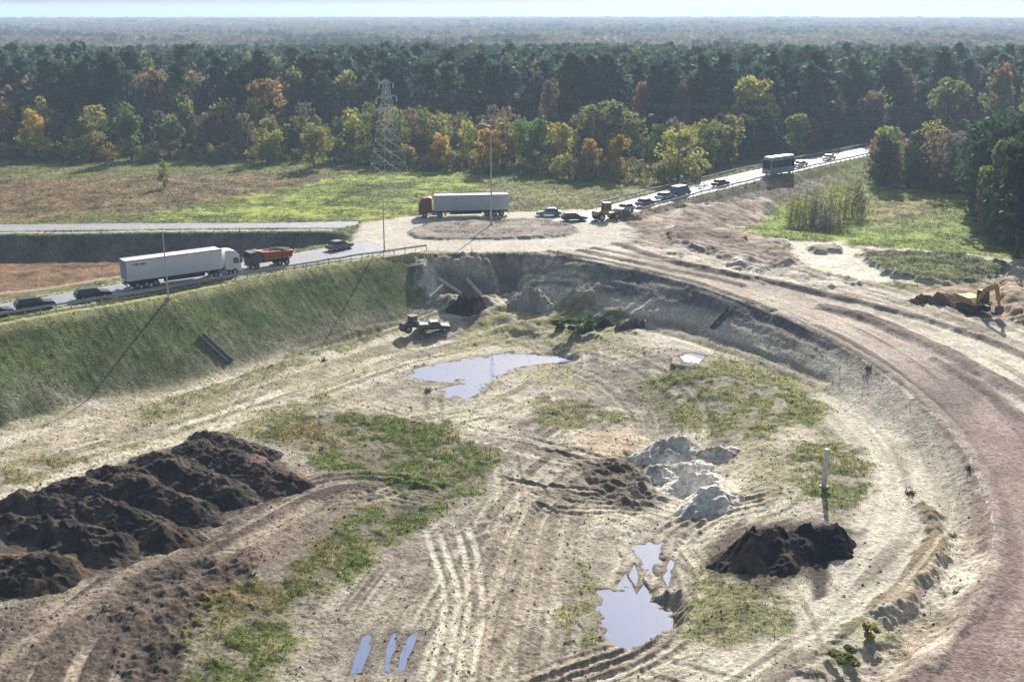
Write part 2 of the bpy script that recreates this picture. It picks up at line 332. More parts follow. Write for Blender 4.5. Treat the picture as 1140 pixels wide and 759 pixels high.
# right: loops round the puddle
LOOP = [(600, 775), (660, 750), (720, 730), (757, 700), (775, 660), (768, 630), (750, 607), (760, 590), (800, 570), (850, 560)]
for gq, (o, cc) in enumerate([(0, (.55, .49, .38)), (2.0, (.30, .25, .19)), (-2.2, (.5, .44, .34)), (4.0, (.45, .39, .29))]):
    W = np.asarray(smooth(ats(LOOP), 2)); T = np.gradient(W, axis=0); N = np.stack([-T[:, 1], T[:, 0]], 1); N /= np.linalg.norm(N, axis=1)[:, None]
    for e in (-.55, .55):
        idx, w, dd, ss = band(W + N * (o * .55 + e), .24, .14, .12, True); mixc(idx, w * .7, cc, .1); Z[idx] -= w * .06
        idx, w, dd, ss = band(W + N * (o * .55 + e + .45), .14, .12, .12, True); mixc(idx, w * .5, (.22, .18, .135), .1); Z[idx] += w * .06
for P in ([(700, 590), (720, 612), (745, 625), (765, 650)], [(720, 580), (700, 610), (690, 640), (680, 660)], [(745, 590), (735, 620), (720, 650)], [(690, 600), (715, 625), (735, 655)], [(770, 590), (745, 615), (735, 640), (728, 668)]):
    ruts(P, .5, .22, (.52, .47, .38), .75, .1)
# muddy diagonal ruts left of the sand heaps
for q in range(9):
    y0 = 484 + q * 9 + random.uniform(-5, 5); x0 = 555 + q * 4 + random.uniform(-30, 40)
    P = [(x0, y0), (x0 + 50, y0 + 8 + q * .5), (x0 + 110, y0 + 22 - q * 1.2), (min(745, x0 + 165), y0 + 42 - q * 3.5)]
    ruts(P, random.uniform(.5, 1.0), random.uniform(.14, .26), (.11, .085, .06) if q % 2 else (.5, .42, .3), .6, .09, .12)
idx, w = region([(650, 520), (700, 500), (735, 525), (740, 560), (700, 568), (660, 545)], .8, 1.2); mixc(idx, w * .75, (.10, .08, .055), .5); Z[idx] += w * n_hi[idx] * .4
idx, w = region([(650, 480), (700, 480), (720, 500), (680, 512), (650, 500)], 1, .8); mixc(idx, w * .5, (.50, .37, .24), .2)
idx, w = region([(690, 575), (780, 565), (790, 600), (750, 640), (700, 640), (680, 600)], 1.2, .8); mixc(idx, w * .5, (.50, .45, .36), .25)
idx, w = region([(840, 470), (920, 470), (900, 530), (830, 560), (780, 545), (800, 500)], 1.5, 1.5); mixc(idx, w * .6, (.50, .45, .31), .3)
idx, w = region([(560, 560), (660, 590), (650, 700), (600, 759), (520, 759), (530, 640)], 3, 1.5); mixc(idx, w * .35, (.40, .34, .25), .2)

for q in range(34):
    px_, py_ = random.uniform(200, 900), random.uniform(400, 740)
    sl_ = random.choice([(-60, 90), (-110, 40), (120, 35), (40, 110), (-90, 70)]); k_ = random.uniform(.5, 1.3)
    if 230 < px_ < 480 and 540 < py_: continue
    P = [(px_, py_), (px_ + sl_[0] * .5 * k_ + random.uniform(-8, 8), py_ + sl_[1] * .5 * k_), (px_ + sl_[0] * k_, py_ + sl_[1] * k_)]
    ruts(P, random.uniform(.8, 1.1), random.uniform(.15, .25), random.choice([(.56, .5, .38), (.19, .155, .11), (.5, .44, .33)]), random.uniform(.3, .6), .06, .2)
# grass patches --------------------------------------------------------
GP = []
def grass(P, col=GRASS, amt=1.0, soft=1.2, nz=1.9, dens=1.0, hgt=.0):
    idx, w = region(P, soft, nz)
    br = sm(-.42, .0, n_mid[idx] * .8 + n_hi[idx] * .5 + n_fin[idx] * .3)
    w = w * (.12 + .88 * br) * amt
    mixc(idx, w, col, .4)
    dr = sm(.1, .6, fbm(X[idx], Y[idx], 2.2, 3, 301)); mixc(idx, w * dr * .5, DRY, .3)
    Z[idx] += w * n_hi[idx] * .1
    GP.append((idx, w * dens))
G2 = [(285, 492), (300, 468), (360, 458), (440, 466), (490, 474), (550, 502), (545, 535), (500, 560), (440, 600), (380, 640), (330, 690), (290, 760), (270, 820), (190, 800), (205, 720), (235, 668), (320, 630), (390, 580), (440, 548), (350, 512)]
idx, w = region(G2, 1.0, 1.2); mixc(idx, w * .6, (.16, .14, .075), .5)
grass(G2, (.085, .105, .028), 1.0, 1.2, 1.2, 1.3)
idx, w = region([(220, 690), (300, 690), (330, 640), (360, 600), (300, 620), (240, 660)], 2, 2); mixc(idx, w * .5, (.11, .065, .035), .4)
idx, w = region([(300, 480), (350, 470), (380, 495), (320, 500)], 1.5, 1.5); mixc(idx, w * .4, (.2, .12, .05), .4)
grass([(720, 425), (800, 402), (870, 412), (920, 460), (875, 478), (810, 500), (775, 478), (740, 452)], (.13, .145, .036), .9, 1.5, 1.5, 1.0)
grass([(598, 440), (660, 447), (705, 468), (640, 475), (595, 472)], OLIVE, .85, 1, 1)
grass([(895, 492), (960, 498), (975, 545), (935, 580), (905, 560), (880, 520)], (.11, .125, .035), .9, .8, 1, 1.2)
grass([(840, 500), (900, 500), (900, 560), (850, 550)], OLIVE, .45, 1, 1.5, .6)
grass([(780, 630), (830, 655), (890, 670), (890, 700), (820, 722), (765, 710), (775, 660)], (.13, .14, .045), .8, 1, 1.2, 1)
grass([(648, 628), (668, 660), (668, 712), (640, 732), (622, 712), (635, 670)], (.125, .14, .04), .85, .6, .8)
grass([(618, 342), (660, 336), (692, 348), (690, 362), (640, 374), (605, 362)], (.09, .11, .035), .9, 1, 1, 1.4)
grass([(560, 345), (620, 338), (720, 375), (700, 392), (600, 388), (540, 385), (500, 395), (520, 370)], (.26, .24, .10), .6, 1.5, 1.5, .5)
grass([(0, 518), (50, 505), (90, 512), (30, 537), (-30, 545)], OLIVE, .8, 1, 1)
grass([(150, 455), (250, 425), (330, 392), (420, 366), (430, 372), (350, 402), (230, 445), (160, 470)], OLIVE, .75, .8, 1)
grass([(250, 490), (300, 450), (360, 440), (370, 455), (300, 475), (230, 500)], OLIVE, .7, 1, 1.2)
grass([(780, 380), (850, 396), (930, 440), (900, 445), (820, 410)], (.2, .2, .08), .5, 1.2, 1.2)
grass([(880, 460), (920, 470), (960, 520), (935, 500)], OLIVE, .5, 1, 1.2)
grass([(860, 440), (905, 450), (910, 480), (860, 470)], (.10, .12, .03), .7, .8, 1)
grass([(560, 390), (640, 405), (650, 430), (580, 425)], (.28, .26, .13), .35, 1.5, 1.5, .3)

wvm = (wv * inC) > .12; GP.append((allv[wvm], (wv * inC)[wvm] * .55))
wsp = sm(-.1, .3, n_big) * inC * (1 - flat) * .10; wsm = wsp > .03; GP.append((allv[wsm], wsp[wsm]))

idx, w = region([(903, 596), (925, 596), (921, 662), (905, 668)], .35, .15); mixc(idx, w * .92, (.045, .037, .035), .1); Z[idx] -= w * .25  # shadow-like dark stem painted into the ground colour, with a shallow dip
idx, w = region([(-80, 600), (60, 540), (160, 505), (240, 485), (310, 500), (335, 535), (250, 575), (150, 625), (60, 655), (-80, 690)], 1.0, .8); mixc(idx, w * .9, (.07, .052, .042), .4)
idx, w = region([(785, 610), (830, 580), (900, 575), (955, 590), (940, 620), (860, 655), (800, 640)], 1.2, 1.2); mixc(idx, w * .9, (.08, .06, .048), .4)
idx, w = region([(715, 490), (780, 480), (815, 520), (825, 560), (790, 580), (740, 565)], 1.2, .8); mixc(idx, w * .85, (.54, .48, .37), .25)
# pit -------------------------------------------------------------------
wp = inP.astype(float)
dP = pdist(X, Y, PIT, True)[0]
mixc(allv, wp, (.13, .125, .10), .25)
mixc(allv, wp * sm(4.6, 6.0, dP + n_mid), (.17, .105, .06), .5)
# roads -----------------------------------------------------------------
cls = np.zeros(X.size, int)       # 0 ground 1 asphalt 2 haul road
cls[idxH[wH > .5]] = 2
def paved(P, col, zval=None, soft=.35, nz=.1, c=1):
    idx, w = region(P, soft, nz); mixc(idx, w, col, .06); flat[idx] = np.maximum(flat[idx], w)
    cls[idx[w > .5]] = c
    return idx, w
# dusty ring of the roundabout and its arms
PALE = (.44, .41, .35)
RB = paved([(385, 284), (402, 248), (470, 240), (560, 237), (640, 233), (690, 240), (704, 256), (706, 268), (660, 277), (600, 280), (540, 281), (470, 280), (430, 285)], (.50, .46, .38), soft=.8, nz=.3, c=4)
idx, w = region(smooth([(452, 262), (462, 252), (500, 246), (560, 244.5), (615, 246), (648, 254), (640, 262), (600, 266), (530, 267.5), (475, 267)], 2, True), .5, .35); mixc(idx, w, (.25, .215, .18), .3); Z[idx] += w * (.35 + .15 * n_mid[idx]); cls[idx[w > .5]] = 0; flat[idx] *= (1 - w * .7)
paved([(-120, 380), (0, 352), (80, 339), (150, 328), (220, 316), (290, 304), (350, 294), (400, 287), (440, 280), (410, 268), (385, 272), (330, 281), (250, 295), (140, 314), (0, 338), (-120, 361)], (.27, .27, .29))
FR = [(-300, 262), (-100, 259), (60, 257), (200, 255), (300, 254), (380, 254), (400, 250), (400, 246), (300, 248), (200, 248), (60, 249), (-100, 251), (-300, 252)]
paved(FR, (.27, .27, .28))
idx, w, dd, ss = band([(-200, 256), (0, 254), (100, 252.6), (200, 251.5), (300, 250.8), (390, 249)], .25, .12, 0); mixc(idx, w, (.36, .35, .32), .05)
idx, w, dd, ss = band([(-200, 261), (0, 259.5), (200, 257), (300, 256), (370, 256)], .6, .3, .1); mixc(idx, w, (.42, .41, .37), .05)
idx, w, dd, ss = band([(-100, 328), (0, 327.5), (60, 320), (130, 309), (160, 303)], .8, .4, .2); mixc(idx, w * .7, (.40, .35, .25), .05)
idx, w, dd, ss = band([(p[0], p[1]) for p in ROADR], 4.2, .35, .05, True); mixc(idx, w, (.26, .26, .26), .06); cls[idx[w > .5]] = 1; flat[idx] = np.maximum(flat[idx], w)
idx, w, dd, ss = band([(p[0], p[1]) for p in ROADR], .1, .08, 0, True); mixc(idx, w * sm(15, 20, ss), (.8, .8, .8), 0)
# painted edge line of the near road
for P in ([(-60, 367.5), (0, 354), (80, 341), (150, 330), (220, 318), (290, 306), (350, 296), (400, 288.5)], [(-60, 350), (0, 337), (140, 313), (250, 294), (330, 280)]):
    idx, w, dd, ss = band(P, .10, .08, 0); mixc(idx, w * .8, (.7, .7, .7), 0)

# roughness of the land -------------------------------------------------
up_f = (~inC) & (~inP)
amp = np.where(inC, .16, .10) * (1 - flat)
flat = np.maximum(flat, wl * .75)
Z += amp * n_big * .8 + (1 - flat) * (.065 * n_mid + .04 * n_fin + .035 * n_hi + .045 * n_gr)
Z += (.02 * n_fin + .012 * n_gr) * flat
# puddles: a dip below the water level -----------------------------------
PUDS = []
PL = []
def puddle(P, label, dep=.10, nz=.4, wet=.8, group=None): PL.append((P, label, dep, nz))
def dig_puddles():
    global NZX
    D = []
    for P, label, dep, nz in PL:
        W = ats(P); zc = min(float(hs(np.array([x]), np.array([y]))[0]) for x, y in W) - .02; D.append((W, zc)); PUDS.append((W, zc, label, None))
        idx, w = region(W, .8, nz, True, .9)
        Z[idx] = np.where(w > .01, np.maximum(Z[idx] * (1 - w) + w * (zc + .05), zc + .03 + .03 * n_fin[idx]), Z[idx])
        NZX = nz * 1.1; idx, w = region(W, .5, nz, True, .45); NZX = 0; mixc(idx, w * .7, (.20, .17, .135), .15)
    for (P, label, dep, nz), (W, zc) in zip(PL, D):
        NZX = nz * 1.1; idx, w = region(W, .5, nz, True, .1); NZX = 0
        mixc(idx, w, (.15, .125, .10), .1); Z[idx] = Z[idx] * (1 - w) + w * (zc - dep)
puddle([(455, 414), (500, 402), (560, 394), (625, 393), (636, 399), (600, 405), (575, 409), (550, 418), (540, 432), (520, 443), (497, 441), (490, 432), (520, 425), (480, 423), (458, 419)], 'large pale blue puddle in the middle of the sandy site', .08, .5)
puddle([(670, 660), (688, 658), (697, 642), (708, 662), (716, 650), (724, 664), (742, 668), (743, 690), (722, 700), (702, 712), (680, 706), (668, 690)], 'blue puddle ringed by wheel ruts right of the foreground', .12, .4)
puddle([(706, 609), (716, 606), (722, 601), (730, 606), (738, 604), (733, 614), (740, 622), (728, 626), (730, 638), (720, 634), (716, 622)], 'small grey puddle between crossing ruts above the blue puddle', .08, .2)
puddle([(700, 640), (706, 628), (712, 640), (708, 650)], '', .06, .15)
puddle([(738, 640), (746, 622), (751, 624), (744, 648)], '', .06, .12)
puddle([(757, 396), (770, 392), (785, 395), (778, 404), (762, 403)], 'small pale puddle beside the weeds below the grey road bank', .08, .3)
puddle([(390, 750), (396, 728), (404, 708), (414, 702), (412, 722), (402, 748)], 'narrow puddle lying in the leftmost wheel rut at the bottom', .07, .2)
puddle([(428, 747), (430, 724), (436, 706), (441, 704), (440, 722), (434, 734), (434, 748)], 'narrow water filled rut, middle of the three at the bottom', .07, .15)
puddle([(443, 745), (446, 728), (455, 708), (465, 704), (461, 718), (455, 730), (450, 746)], 'water filled rut, rightmost of the three at the bottom', .07, .2)

dig_puddles()
# ------------------------------------------------------------ materials
def mat(name, col=(.5, .5, .5), rough=.6, metal=0, spec=.5, emit=None, nscale=None, namt=.15, bump=0, attr=None, randv=0, trans=0):
    m = bpy.data.materials.new(name); m.use_nodes = True; nt = m.node_tree; bs = nt.nodes['Principled BSDF']
    bs.inputs['Roughness'].default_value = rough; bs.inputs['Metallic'].default_value = metal; bs.inputs['Specular IOR Level'].default_value = spec
    if attr:
        a = nt.nodes.new('ShaderNodeAttribute'); a.attribute_name = attr; src = a.outputs['Color']
    else:
        r = nt.nodes.new('ShaderNodeRGB'); r.outputs[0].default_value = (*col, 1); src = r.outputs[0]
    if nscale:
        tc = nt.nodes.new('ShaderNodeTexCoord'); n = nt.nodes.new('ShaderNodeTexNoise'); n.inputs['Scale'].default_value = nscale; n.inputs['Detail'].default_value = 5; n.inputs['Roughness'].default_value = .65
        nt.links.new(tc.outputs['Object'], n.inputs['Vector'])
        mr = nt.nodes.new('ShaderNodeMapRange'); mr.inputs[1].default_value = .3; mr.inputs[2].default_value = .7; mr.inputs[3].default_value = 1 - namt; mr.inputs[4].default_value = 1 + namt
        nt.links.new(n.outputs[0], mr.inputs[0])
        mx = nt.nodes.new('ShaderNodeVectorMath'); mx.operation = 'SCALE'; nt.links.new(src, mx.inputs[0]); nt.links.new(mr.outputs[0], mx.inputs['Scale']); src = mx.outputs[0]
        if bump:
            b = nt.nodes.new('ShaderNodeBump'); b.inputs['Strength'].default_value = 1; b.inputs['Distance'].default_value = bump
            nt.links.new(n.outputs[0], b.inputs['Height']); nt.links.new(b.outputs[0], bs.inputs['Normal'])
    if randv:
        oi = nt.nodes.new('ShaderNodeObjectInfo'); mr = nt.nodes.new('ShaderNodeMapRange'); mr.inputs[3].default_value = 1 - randv; mr.inputs[4].default_value = 1 + randv
        nt.links.new(oi.outputs['Random'], mr.inputs[0]); mx = nt.nodes.new('ShaderNodeVectorMath'); mx.operation = 'SCALE'; nt.links.new(src, mx.inputs[0]); nt.links.new(mr.outputs[0], mx.inputs['Scale']); src = mx.outputs[0]
    nt.links.new(src, bs.inputs['Base Color'])
    if trans:   # thin leaves: some light passes
        tr = nt.nodes.new('ShaderNodeBsdfTranslucent'); nt.links.new(src, tr.inputs['Color']); ms = nt.nodes.new('ShaderNodeMixShader'); ms.inputs[0].default_value = trans
        nt.links.new(bs.outputs[0], ms.inputs[1]); nt.links.new(tr.outputs[0], ms.inputs[2]); nt.links.new(ms.outputs[0], nt.nodes['Material Output'].inputs[0])
    if emit:
        bs.inputs['Emission Color'].default_value = (*emit[:3], 1); bs.inputs['Emission Strength'].default_value = emit[3]
    return m
M = {}
M['ground'] = mat('earth', rough=.95, spec=.12, attr='Col', nscale=3.2, namt=.42, bump=.14)
M['asphalt'] = mat('asphalt_surface', rough=.70, spec=.25, attr='Col', nscale=2.5, namt=.07, bump=.004)

def mesh_obj(name, V, Fc, m=None, parent=None, smoothf=False):
    me = bpy.data.meshes.new(name); me.from_pydata([tuple(v) for v in V], [], [tuple(f) for f in Fc]); me.update()
    if smoothf: me.polygons.foreach_set('use_smooth', [True] * len(me.polygons))
    o = bpy.data.objects.new(name, me); COL.objects.link(o)
    if m: me.materials.append(m)
    if parent: o.parent = parent
    return o
def np_mesh(name, V, Q, m, cols=None, smoothf=False, k=4):
    me = bpy.data.meshes.new(name); V = np.asarray(V, np.float32); Q = np.asarray(Q, np.int32)
    me.vertices.add(len(V)); me.vertices.foreach_set('co', V.ravel())
    me.loops.add(Q.size); me.loops.foreach_set('vertex_index', Q.ravel())
    me.polygons.add(len(Q)); me.polygons.foreach_set('loop_start', np.arange(0, Q.size, k, dtype=np.int32)); me.polygons.foreach_set('loop_total', np.full(len(Q), k, np.int32))
    me.update(calc_edges=True)
    if cols is not None:
        a = me.color_attributes.new('Col', 'FLOAT_COLOR', 'POINT'); a.data.foreach_set('color', np.concatenate([cols, np.ones((len(cols), 1))], 1).astype(np.float32).ravel())
    if smoothf: me.polygons.foreach_set('use_smooth', np.ones(len(Q), bool))
    o = bpy.data.objects.new(name, me); COL.objects.link(o)
    if m: me.materials.append(m)
    return o
def tag(o, label, cat=None, group=None):
    if label: o['label'] = label
    if cat: o['category'] = cat
    if group: o['group'] = group
    return o

# ground height sampler on the finished sheet
Z2 = Z.reshape(NR, NA)
lr = np.log(rr)
def gz(x, y):
    r = math.hypot(x, y); a = math.atan2(x, y)
    i = min(max(int(np.searchsorted(rr, r)) - 1, 0), NR - 2); j = (a - ang[0]) / (ang[1] - ang[0]); j0 = min(max(int(j), 0), NA - 2)
    fi = min(max((r - rr[i]) / (rr[i + 1] - rr[i]), 0), 1); fj = min(max(j - j0, 0), 1)
    return float((Z2[i, j0] * (1 - fj) + Z2[i, j0 + 1] * fj) * (1 - fi) + (Z2[i + 1, j0] * (1 - fj) + Z2[i + 1, j0 + 1] * fj) * fi)
def gzv(x, y):
    r = np.hypot(x, y); a = np.arctan2(x, y)
    i = np.clip(np.searchsorted(rr, r) - 1, 0, NR - 2); j = (a - ang[0]) / (ang[1] - ang[0]); j0 = np.clip(j.astype(int), 0, NA - 2)
    fi = np.clip((r - rr[i]) / (rr[i + 1] - rr[i]), 0, 1); fj = np.clip(j - j0, 0, 1)
    return (Z2[i, j0] * (1 - fj) + Z2[i, j0 + 1] * fj) * (1 - fi) + (Z2[i + 1, j0] * (1 - fj) + Z2[i + 1, j0 + 1] * fj) * fi
C = np.clip(C, .01, .85)
I = np.arange(NR * NA).reshape(NR, NA)
Q = np.stack([I[:-1, :-1], I[:-1, 1:], I[1:, 1:], I[1:, :-1]], -1).reshape(-1, 4)[:, ::-1]
fc = np.median(cls[Q], axis=1)
VV = np.stack([X, Y, Z], 1)
emb = (inC & (dC < 14) & (wl > .5))[Q[:, 0]]
for k, nm, mm in [(0, 'ground', 'ground'), (4, 'roundabout', 'ground'), (1, 'road', 'asphalt'), (2, 'haul_road', 'ground'), (3, 'embankment', 'ground')]:
    f = Q[((fc == k) & ~emb)] if k == 0 else (Q[emb & (fc == 0)] if k == 3 else Q[(fc == k) & ~(emb & (fc == 0))])
    u, inv = np.unique(f, return_inverse=True)
    o = np_mesh(nm, VV[u], inv.reshape(-1, 4), M[mm], C[u], True); o['kind'] = 'structure'

# ------------------------------------------------------------ water
def water_mat():
    m = bpy.data.materials.new('puddle_water'); m.use_nodes = True; nt = m.node_tree; bs = nt.nodes['Principled BSDF']
    bs.inputs['Base Color'].default_value = (.15, .20, .32, 1); bs.inputs['Roughness'].default_value = .05; bs.inputs['IOR'].default_value = 1.33; bs.inputs['Specular IOR Level'].default_value = .42
    tc = nt.nodes.new('ShaderNodeTexCoord'); n = nt.nodes.new('ShaderNodeTexNoise'); n.inputs['Scale'].default_value = 1.5; b = nt.nodes.new('ShaderNodeBump'); b.inputs['Distance'].default_value = .01
    nt.links.new(tc.outputs['Object'], n.inputs[0]); nt.links.new(n.outputs[0], b.inputs['Height']); nt.links.new(b.outputs[0], bs.inputs['Normal'])
    return m
M['water'] = water_mat()
for W, zc, label, grp in PUDS:
    c = np.mean(W, 0); W2 = [((x - c[0]) * 1.0, (y - c[1]) * 1.0) for x, y in W]
    out = []
    for x, y in W2:
        L = math.hypot(x, y); k = (L + (.03 if len(W) < 8 else .6)) / L; out.append((x * k, y * k, 0))
    o = mesh_obj('puddle', out, [list(range(len(out)))], M['water']); o.location = (c[0], c[1], zc)
    a = sum(out[i][0] * out[(i + 1) % len(out)][1] - out[(i + 1) % len(out)][0] * out[i][1] for i in range(len(out)))
    if a < 0: o.data.flip_normals()
    o['kind'] = 'structure'

# ------------------------------------------------------------ heaps
def heap(name, label, cat, c_px, L, W, H, rot, mcol, col2=None, rough_=.5, group=None, zadd=0, bfreq=1.2, cone=.9, world=None):
    x0, y0 = world if world else at(*c_px); n = 96
    u = np.linspace(-1.15, 1.15, n); U, V = np.meshgrid(u, u, indexing='ij'); lx = U * L / 2; ly = V * W / 2; ca, sa = math.cos(rot), math.sin(rot)
    wx = x0 + lx * ca - ly * sa; wy = y0 + lx * sa + ly * ca
    sd = int(abs(x0 * 7 + y0 * 3)) % 900
    r = np.sqrt(np.maximum(0, (np.maximum(0, np.abs(U) - (1 - W / L) * .75) / (1 - (1 - W / L) * .75)) ** 2 + V ** 2)) + fbm(wx, wy, 2.6, 4, sd) * .24
    h = H * np.clip(1 - r, -0.25, 1) ** 1
    h = np.where(r < 1, H * (1 - r) ** cone, (1 - r) * H * 1.4)
    h = np.where(r < .5, h * (1 + .22 * fbm(wx, wy, 2.4, 3, sd + 5)), h); h = np.minimum(h, H * (.93 + .12 * fbm(wx, wy, 1.5, 3, sd + 6)))
    h = h + (fbm(wx, wy, bfreq, 4, sd + 9) * rough_ * .95 + fbm(wx, wy, .45, 3, sd + 13) * rough_ * .5) * np.clip(1.1 - r, 0, 1) ** .5
    g = gzv(wx, wy); g0 = gz(x0, y0); z = g + h - .06
    z = np.maximum(z, g - .5)
    V3 = np.stack([wx - x0, wy - y0, z - g0], -1).reshape(-1, 3)
    I = np.arange(n * n).reshape(n, n); Qh = np.stack([I[:-1, :-1], I[1:, :-1], I[1:, 1:], I[:-1, 1:]], -1).reshape(-1, 4)
    keep = (h.ravel()[Qh].max(1) > -.25); Qh = Qh[keep]; us, inv = np.unique(Qh, return_inverse=True)
    nz = (fbm(wx, wy, 1.6, 4, sd + 30) * .5 + .5).ravel()[:, None]
    c = np.asarray(mcol)[None] * (.55 + .9 * nz)
    if col2 is not None: k = sm(.45, .7, nz); c = c * (1 - k) + np.asarray(col2)[None] * k
    o = np_mesh(name, V3[us], inv.reshape(-1, 4), M['ground'], c[us], True); o.location = (x0, y0, g0)
    return tag(o, label, cat, group)
def dirpx(a, b):
    x1, y1 = at(*a); x2, y2 = at(*b); return math.atan2(y2 - y1, x2 - x1), math.hypot(x2 - x1, y2 - y1), ((x1 + x2) / 2, (y1 + y2) / 2)
g = 'dark soil heaps dumped in the lower left'
DK = (.036, .028, .024); DKB = (.085, .06, .042)
rows = [((-25, 640), (75, 640), 6.0, 2.8, DK, (.13, .09, .05), 'brown flanked dark soil heap at the left edge, nearest of the dark heaps'),
        ((60, 592), (135, 618), 5.0, 2.5, DK, None, 'dark soil heap just behind the brown flanked one, with a pointed peak'),
        ((0, 585), (70, 600), 4.6, 2.2, DK, None, 'low dark soil heap at the left edge behind the brown flanked heap'),
        ((95, 565), (200, 605), 4.8, 2.6, DK, DKB, 'long dark soil ridge running down towards the muddy wheel tracks'),
        ((20, 560), (100, 575), 4.4, 2.0, DK, None, 'flat dark heap at the rear left of the row of heaps'),
        ((135, 540), (230, 578), 4.8, 2.6, DK, DKB, 'dark soil ridge in the middle of the heaps, with smooth crest'),
        ((70, 543), (140, 555), 4.2, 1.8, DK, None, 'small dark heap beside the pale track at the rear of the heaps'),
        ((175, 522), (265, 558), 4.8, 2.5, DK, None, 'dark ridge second from the right end of the heaps'),
        ((110, 527), (175, 538), 4.0, 1.7, DK, DKB, 'low dark heap with a pale top beside the grass verge'),
        ((255, 515), (325, 545), 5.0, 2.5, (.075, .05, .042), (.15, .10, .08), 'reddish brown heap at the right end of the dark heaps'),
        ((215, 500), (275, 520), 4.4, 1.9, DK, None, 'dark heap behind the reddish brown heap'),
        ((225, 488), (262, 500), 3.2, 1.9, (.06, .045, .038), None, 'small dark knoll, farthest of the dark heaps'),
        ((262, 498), (300, 508), 3.2, 1.4, (.075, .05, .042), None, 'low reddish soil mound behind the right end of the heaps'),
        ((165, 512), (210, 522), 3.2, 1.5, DK, None, 'small dark mound at the back of the heaps near the grassy verge')]
for a, b, W, H, c, c2, lab in rows:
    c2 = c2 or (.09, .068, .052)
    r, L, mid = dirpx(a, b); heap('soil_heap', lab, 'soil heap', None, L + 4.0, W * 1.12, H * .66, r, c, c2, .30, g, world=mid)
# sand heaps
g2 = 'pale sand heaps right of the centre'
SN = (.47, .43, .36)
for px, py, L, W, H, r, lab in [(744, 508, 8.4, 6.6, 2.3, .0, 'rounded grey sided sand heap, farthest of the pale sand heaps'), (790, 508, 6.0, 4.0, 1.2, -.4, 'small pinkish sand heap beside the farthest pale heap'),
                                (757, 527, 6.6, 4.0, 1.2, .1, 'low ridge of pale sand behind the middle heap'), (768, 542, 7.0, 4.4, 1.5, .1, 'ridge of pale sand in the middle of the sand heaps'),
                                (790, 561, 6.6, 5.6, 2.1, .2, 'steep pale sand heap with grey near side, nearest of the row'), (771, 572, 3.0, 2.8, 1.0, .0, 'little pale sand cone at the foot of the nearest sand heap')]:
    heap('sand_heap', lab, 'sand heap', (px, py), L, W, H, r, (.66, .62, .54), (.40, .30, .23) if 'pinkish' in lab else None, .24, g2, cone=1.1)
heap('soil_heap', 'large near black soil heap right of the blue puddle', 'soil heap', (846, 617), 10.0, 7.6, 2.2, .1, (.032, .027, .025), (.10, .075, .055), .5, cone=1.15)
heap('soil_heap', 'dark blue grey soil heap merging with the large black heap beside the bench road', 'soil heap', (903, 604), 8, 5.4, 1.8, -.1, (.026, .023, .025), None, .4, cone=1.1)
heap('sand_heap', 'pale conical sand heap below the roundabout', 'sand heap', (592, 338), 7.5, 6, 2.3, 0, (.50, .45, .36), (.33, .30, .25), .45, cone=1.0)
heap('soil_heap', 'small dark earth mound beside the green shrubs under the grey bank', 'soil heap', (672, 364), 3.4, 2.6, 1.5, 0, (.06, .048, .045), None, .4)
heap('soil_heap', 'brown earth mound right of the small dark mound under the grey bank', 'soil heap', (700, 366), 4, 3, 1.2, 0, (.14, .11, .085), None, .5)
heap('soil_heap', 'dark upturned soil lump at the foot of the rough cut', 'soil heap', (520, 345), 6, 4, 1.5, .1, (.06, .05, .045), (.14, .11, .08), .8)
heap('soil_heap', 'brown spoil mound beside the wheel loader by the roundabout', 'soil heap', (700, 243), 6, 4, 1.1, 0, (.30, .20, .14), None, .5)
heap('sand_heap', 'orange brown sand heap being dug by the excavator', 'sand heap', (1068, 334), 9, 5, 1.5, 0, (.34, .22, .12), (.4, .3, .2), .5)
heap('soil_heap', 'small dark soil mound between the haul road edge and the excavator pit', 'soil heap', (1036, 336), 6, 3, .9, 0, (.15, .11, .08), None, .5)

# clods and stones: a uniform scatter over the bare earth
def clods():
    cellA = (Rg.ravel() ** 2) * (ang[1] - ang[0]) * np.gradient(np.log(rr)).repeat(NA)
    dens = inC * (.35 + 1.6 * sm(.1, .5, n_hi * .6 + n_mid * .6)) * (1 - .8 * flat) * (Rg.ravel() < 150)
    k = rng.poisson(np.clip(dens * cellA * 2.6, 0, 2)); idx = np.repeat(np.arange(X.size), k); n = len(idx); print('clods', n)
    P = np.stack([X[idx] + rng.normal(0, .06, n), Y[idx] + rng.normal(0, .06, n), Z[idx]], 1); s = .035 + .13 * rng.uniform(0, 1, n) ** 3.5
    base = np.array([(1, 0, 0), (0, 1, 0), (-1, 0, 0), (0, -1, 0), (0, 0, .8), (0, 0, -.5)], float); V = base[None] * rng.uniform(.6, 1.3, (n, 6, 1)); a = rng.uniform(0, 6.28, n); ca, sa = np.cos(a)[:, None], np.sin(a)[:, None]
    V = np.stack([V[..., 0] * ca - V[..., 1] * sa, V[..., 0] * sa + V[..., 1] * ca, V[..., 2]], -1) * s[:, None, None] + P[:, None]
    f = np.array([(0, 1, 4), (1, 2, 4), (2, 3, 4), (3, 0, 4), (1, 0, 5), (2, 1, 5), (3, 2, 5), (0, 3, 5)]); Fq = (f[None] + (np.arange(n) * 6)[:, None, None]).reshape(-1, 3)
    c = C[idx] * rng.uniform(.35, 1.1, (n, 1)); o = np_mesh('stones', V.reshape(-1, 3), Fq, M['ground'], np.repeat(c, 6, 0), k=3); o['kind'] = 'stuff'; tag(o, 'loose clods and small stones strewn over the bare earth', 'stones')
clods()
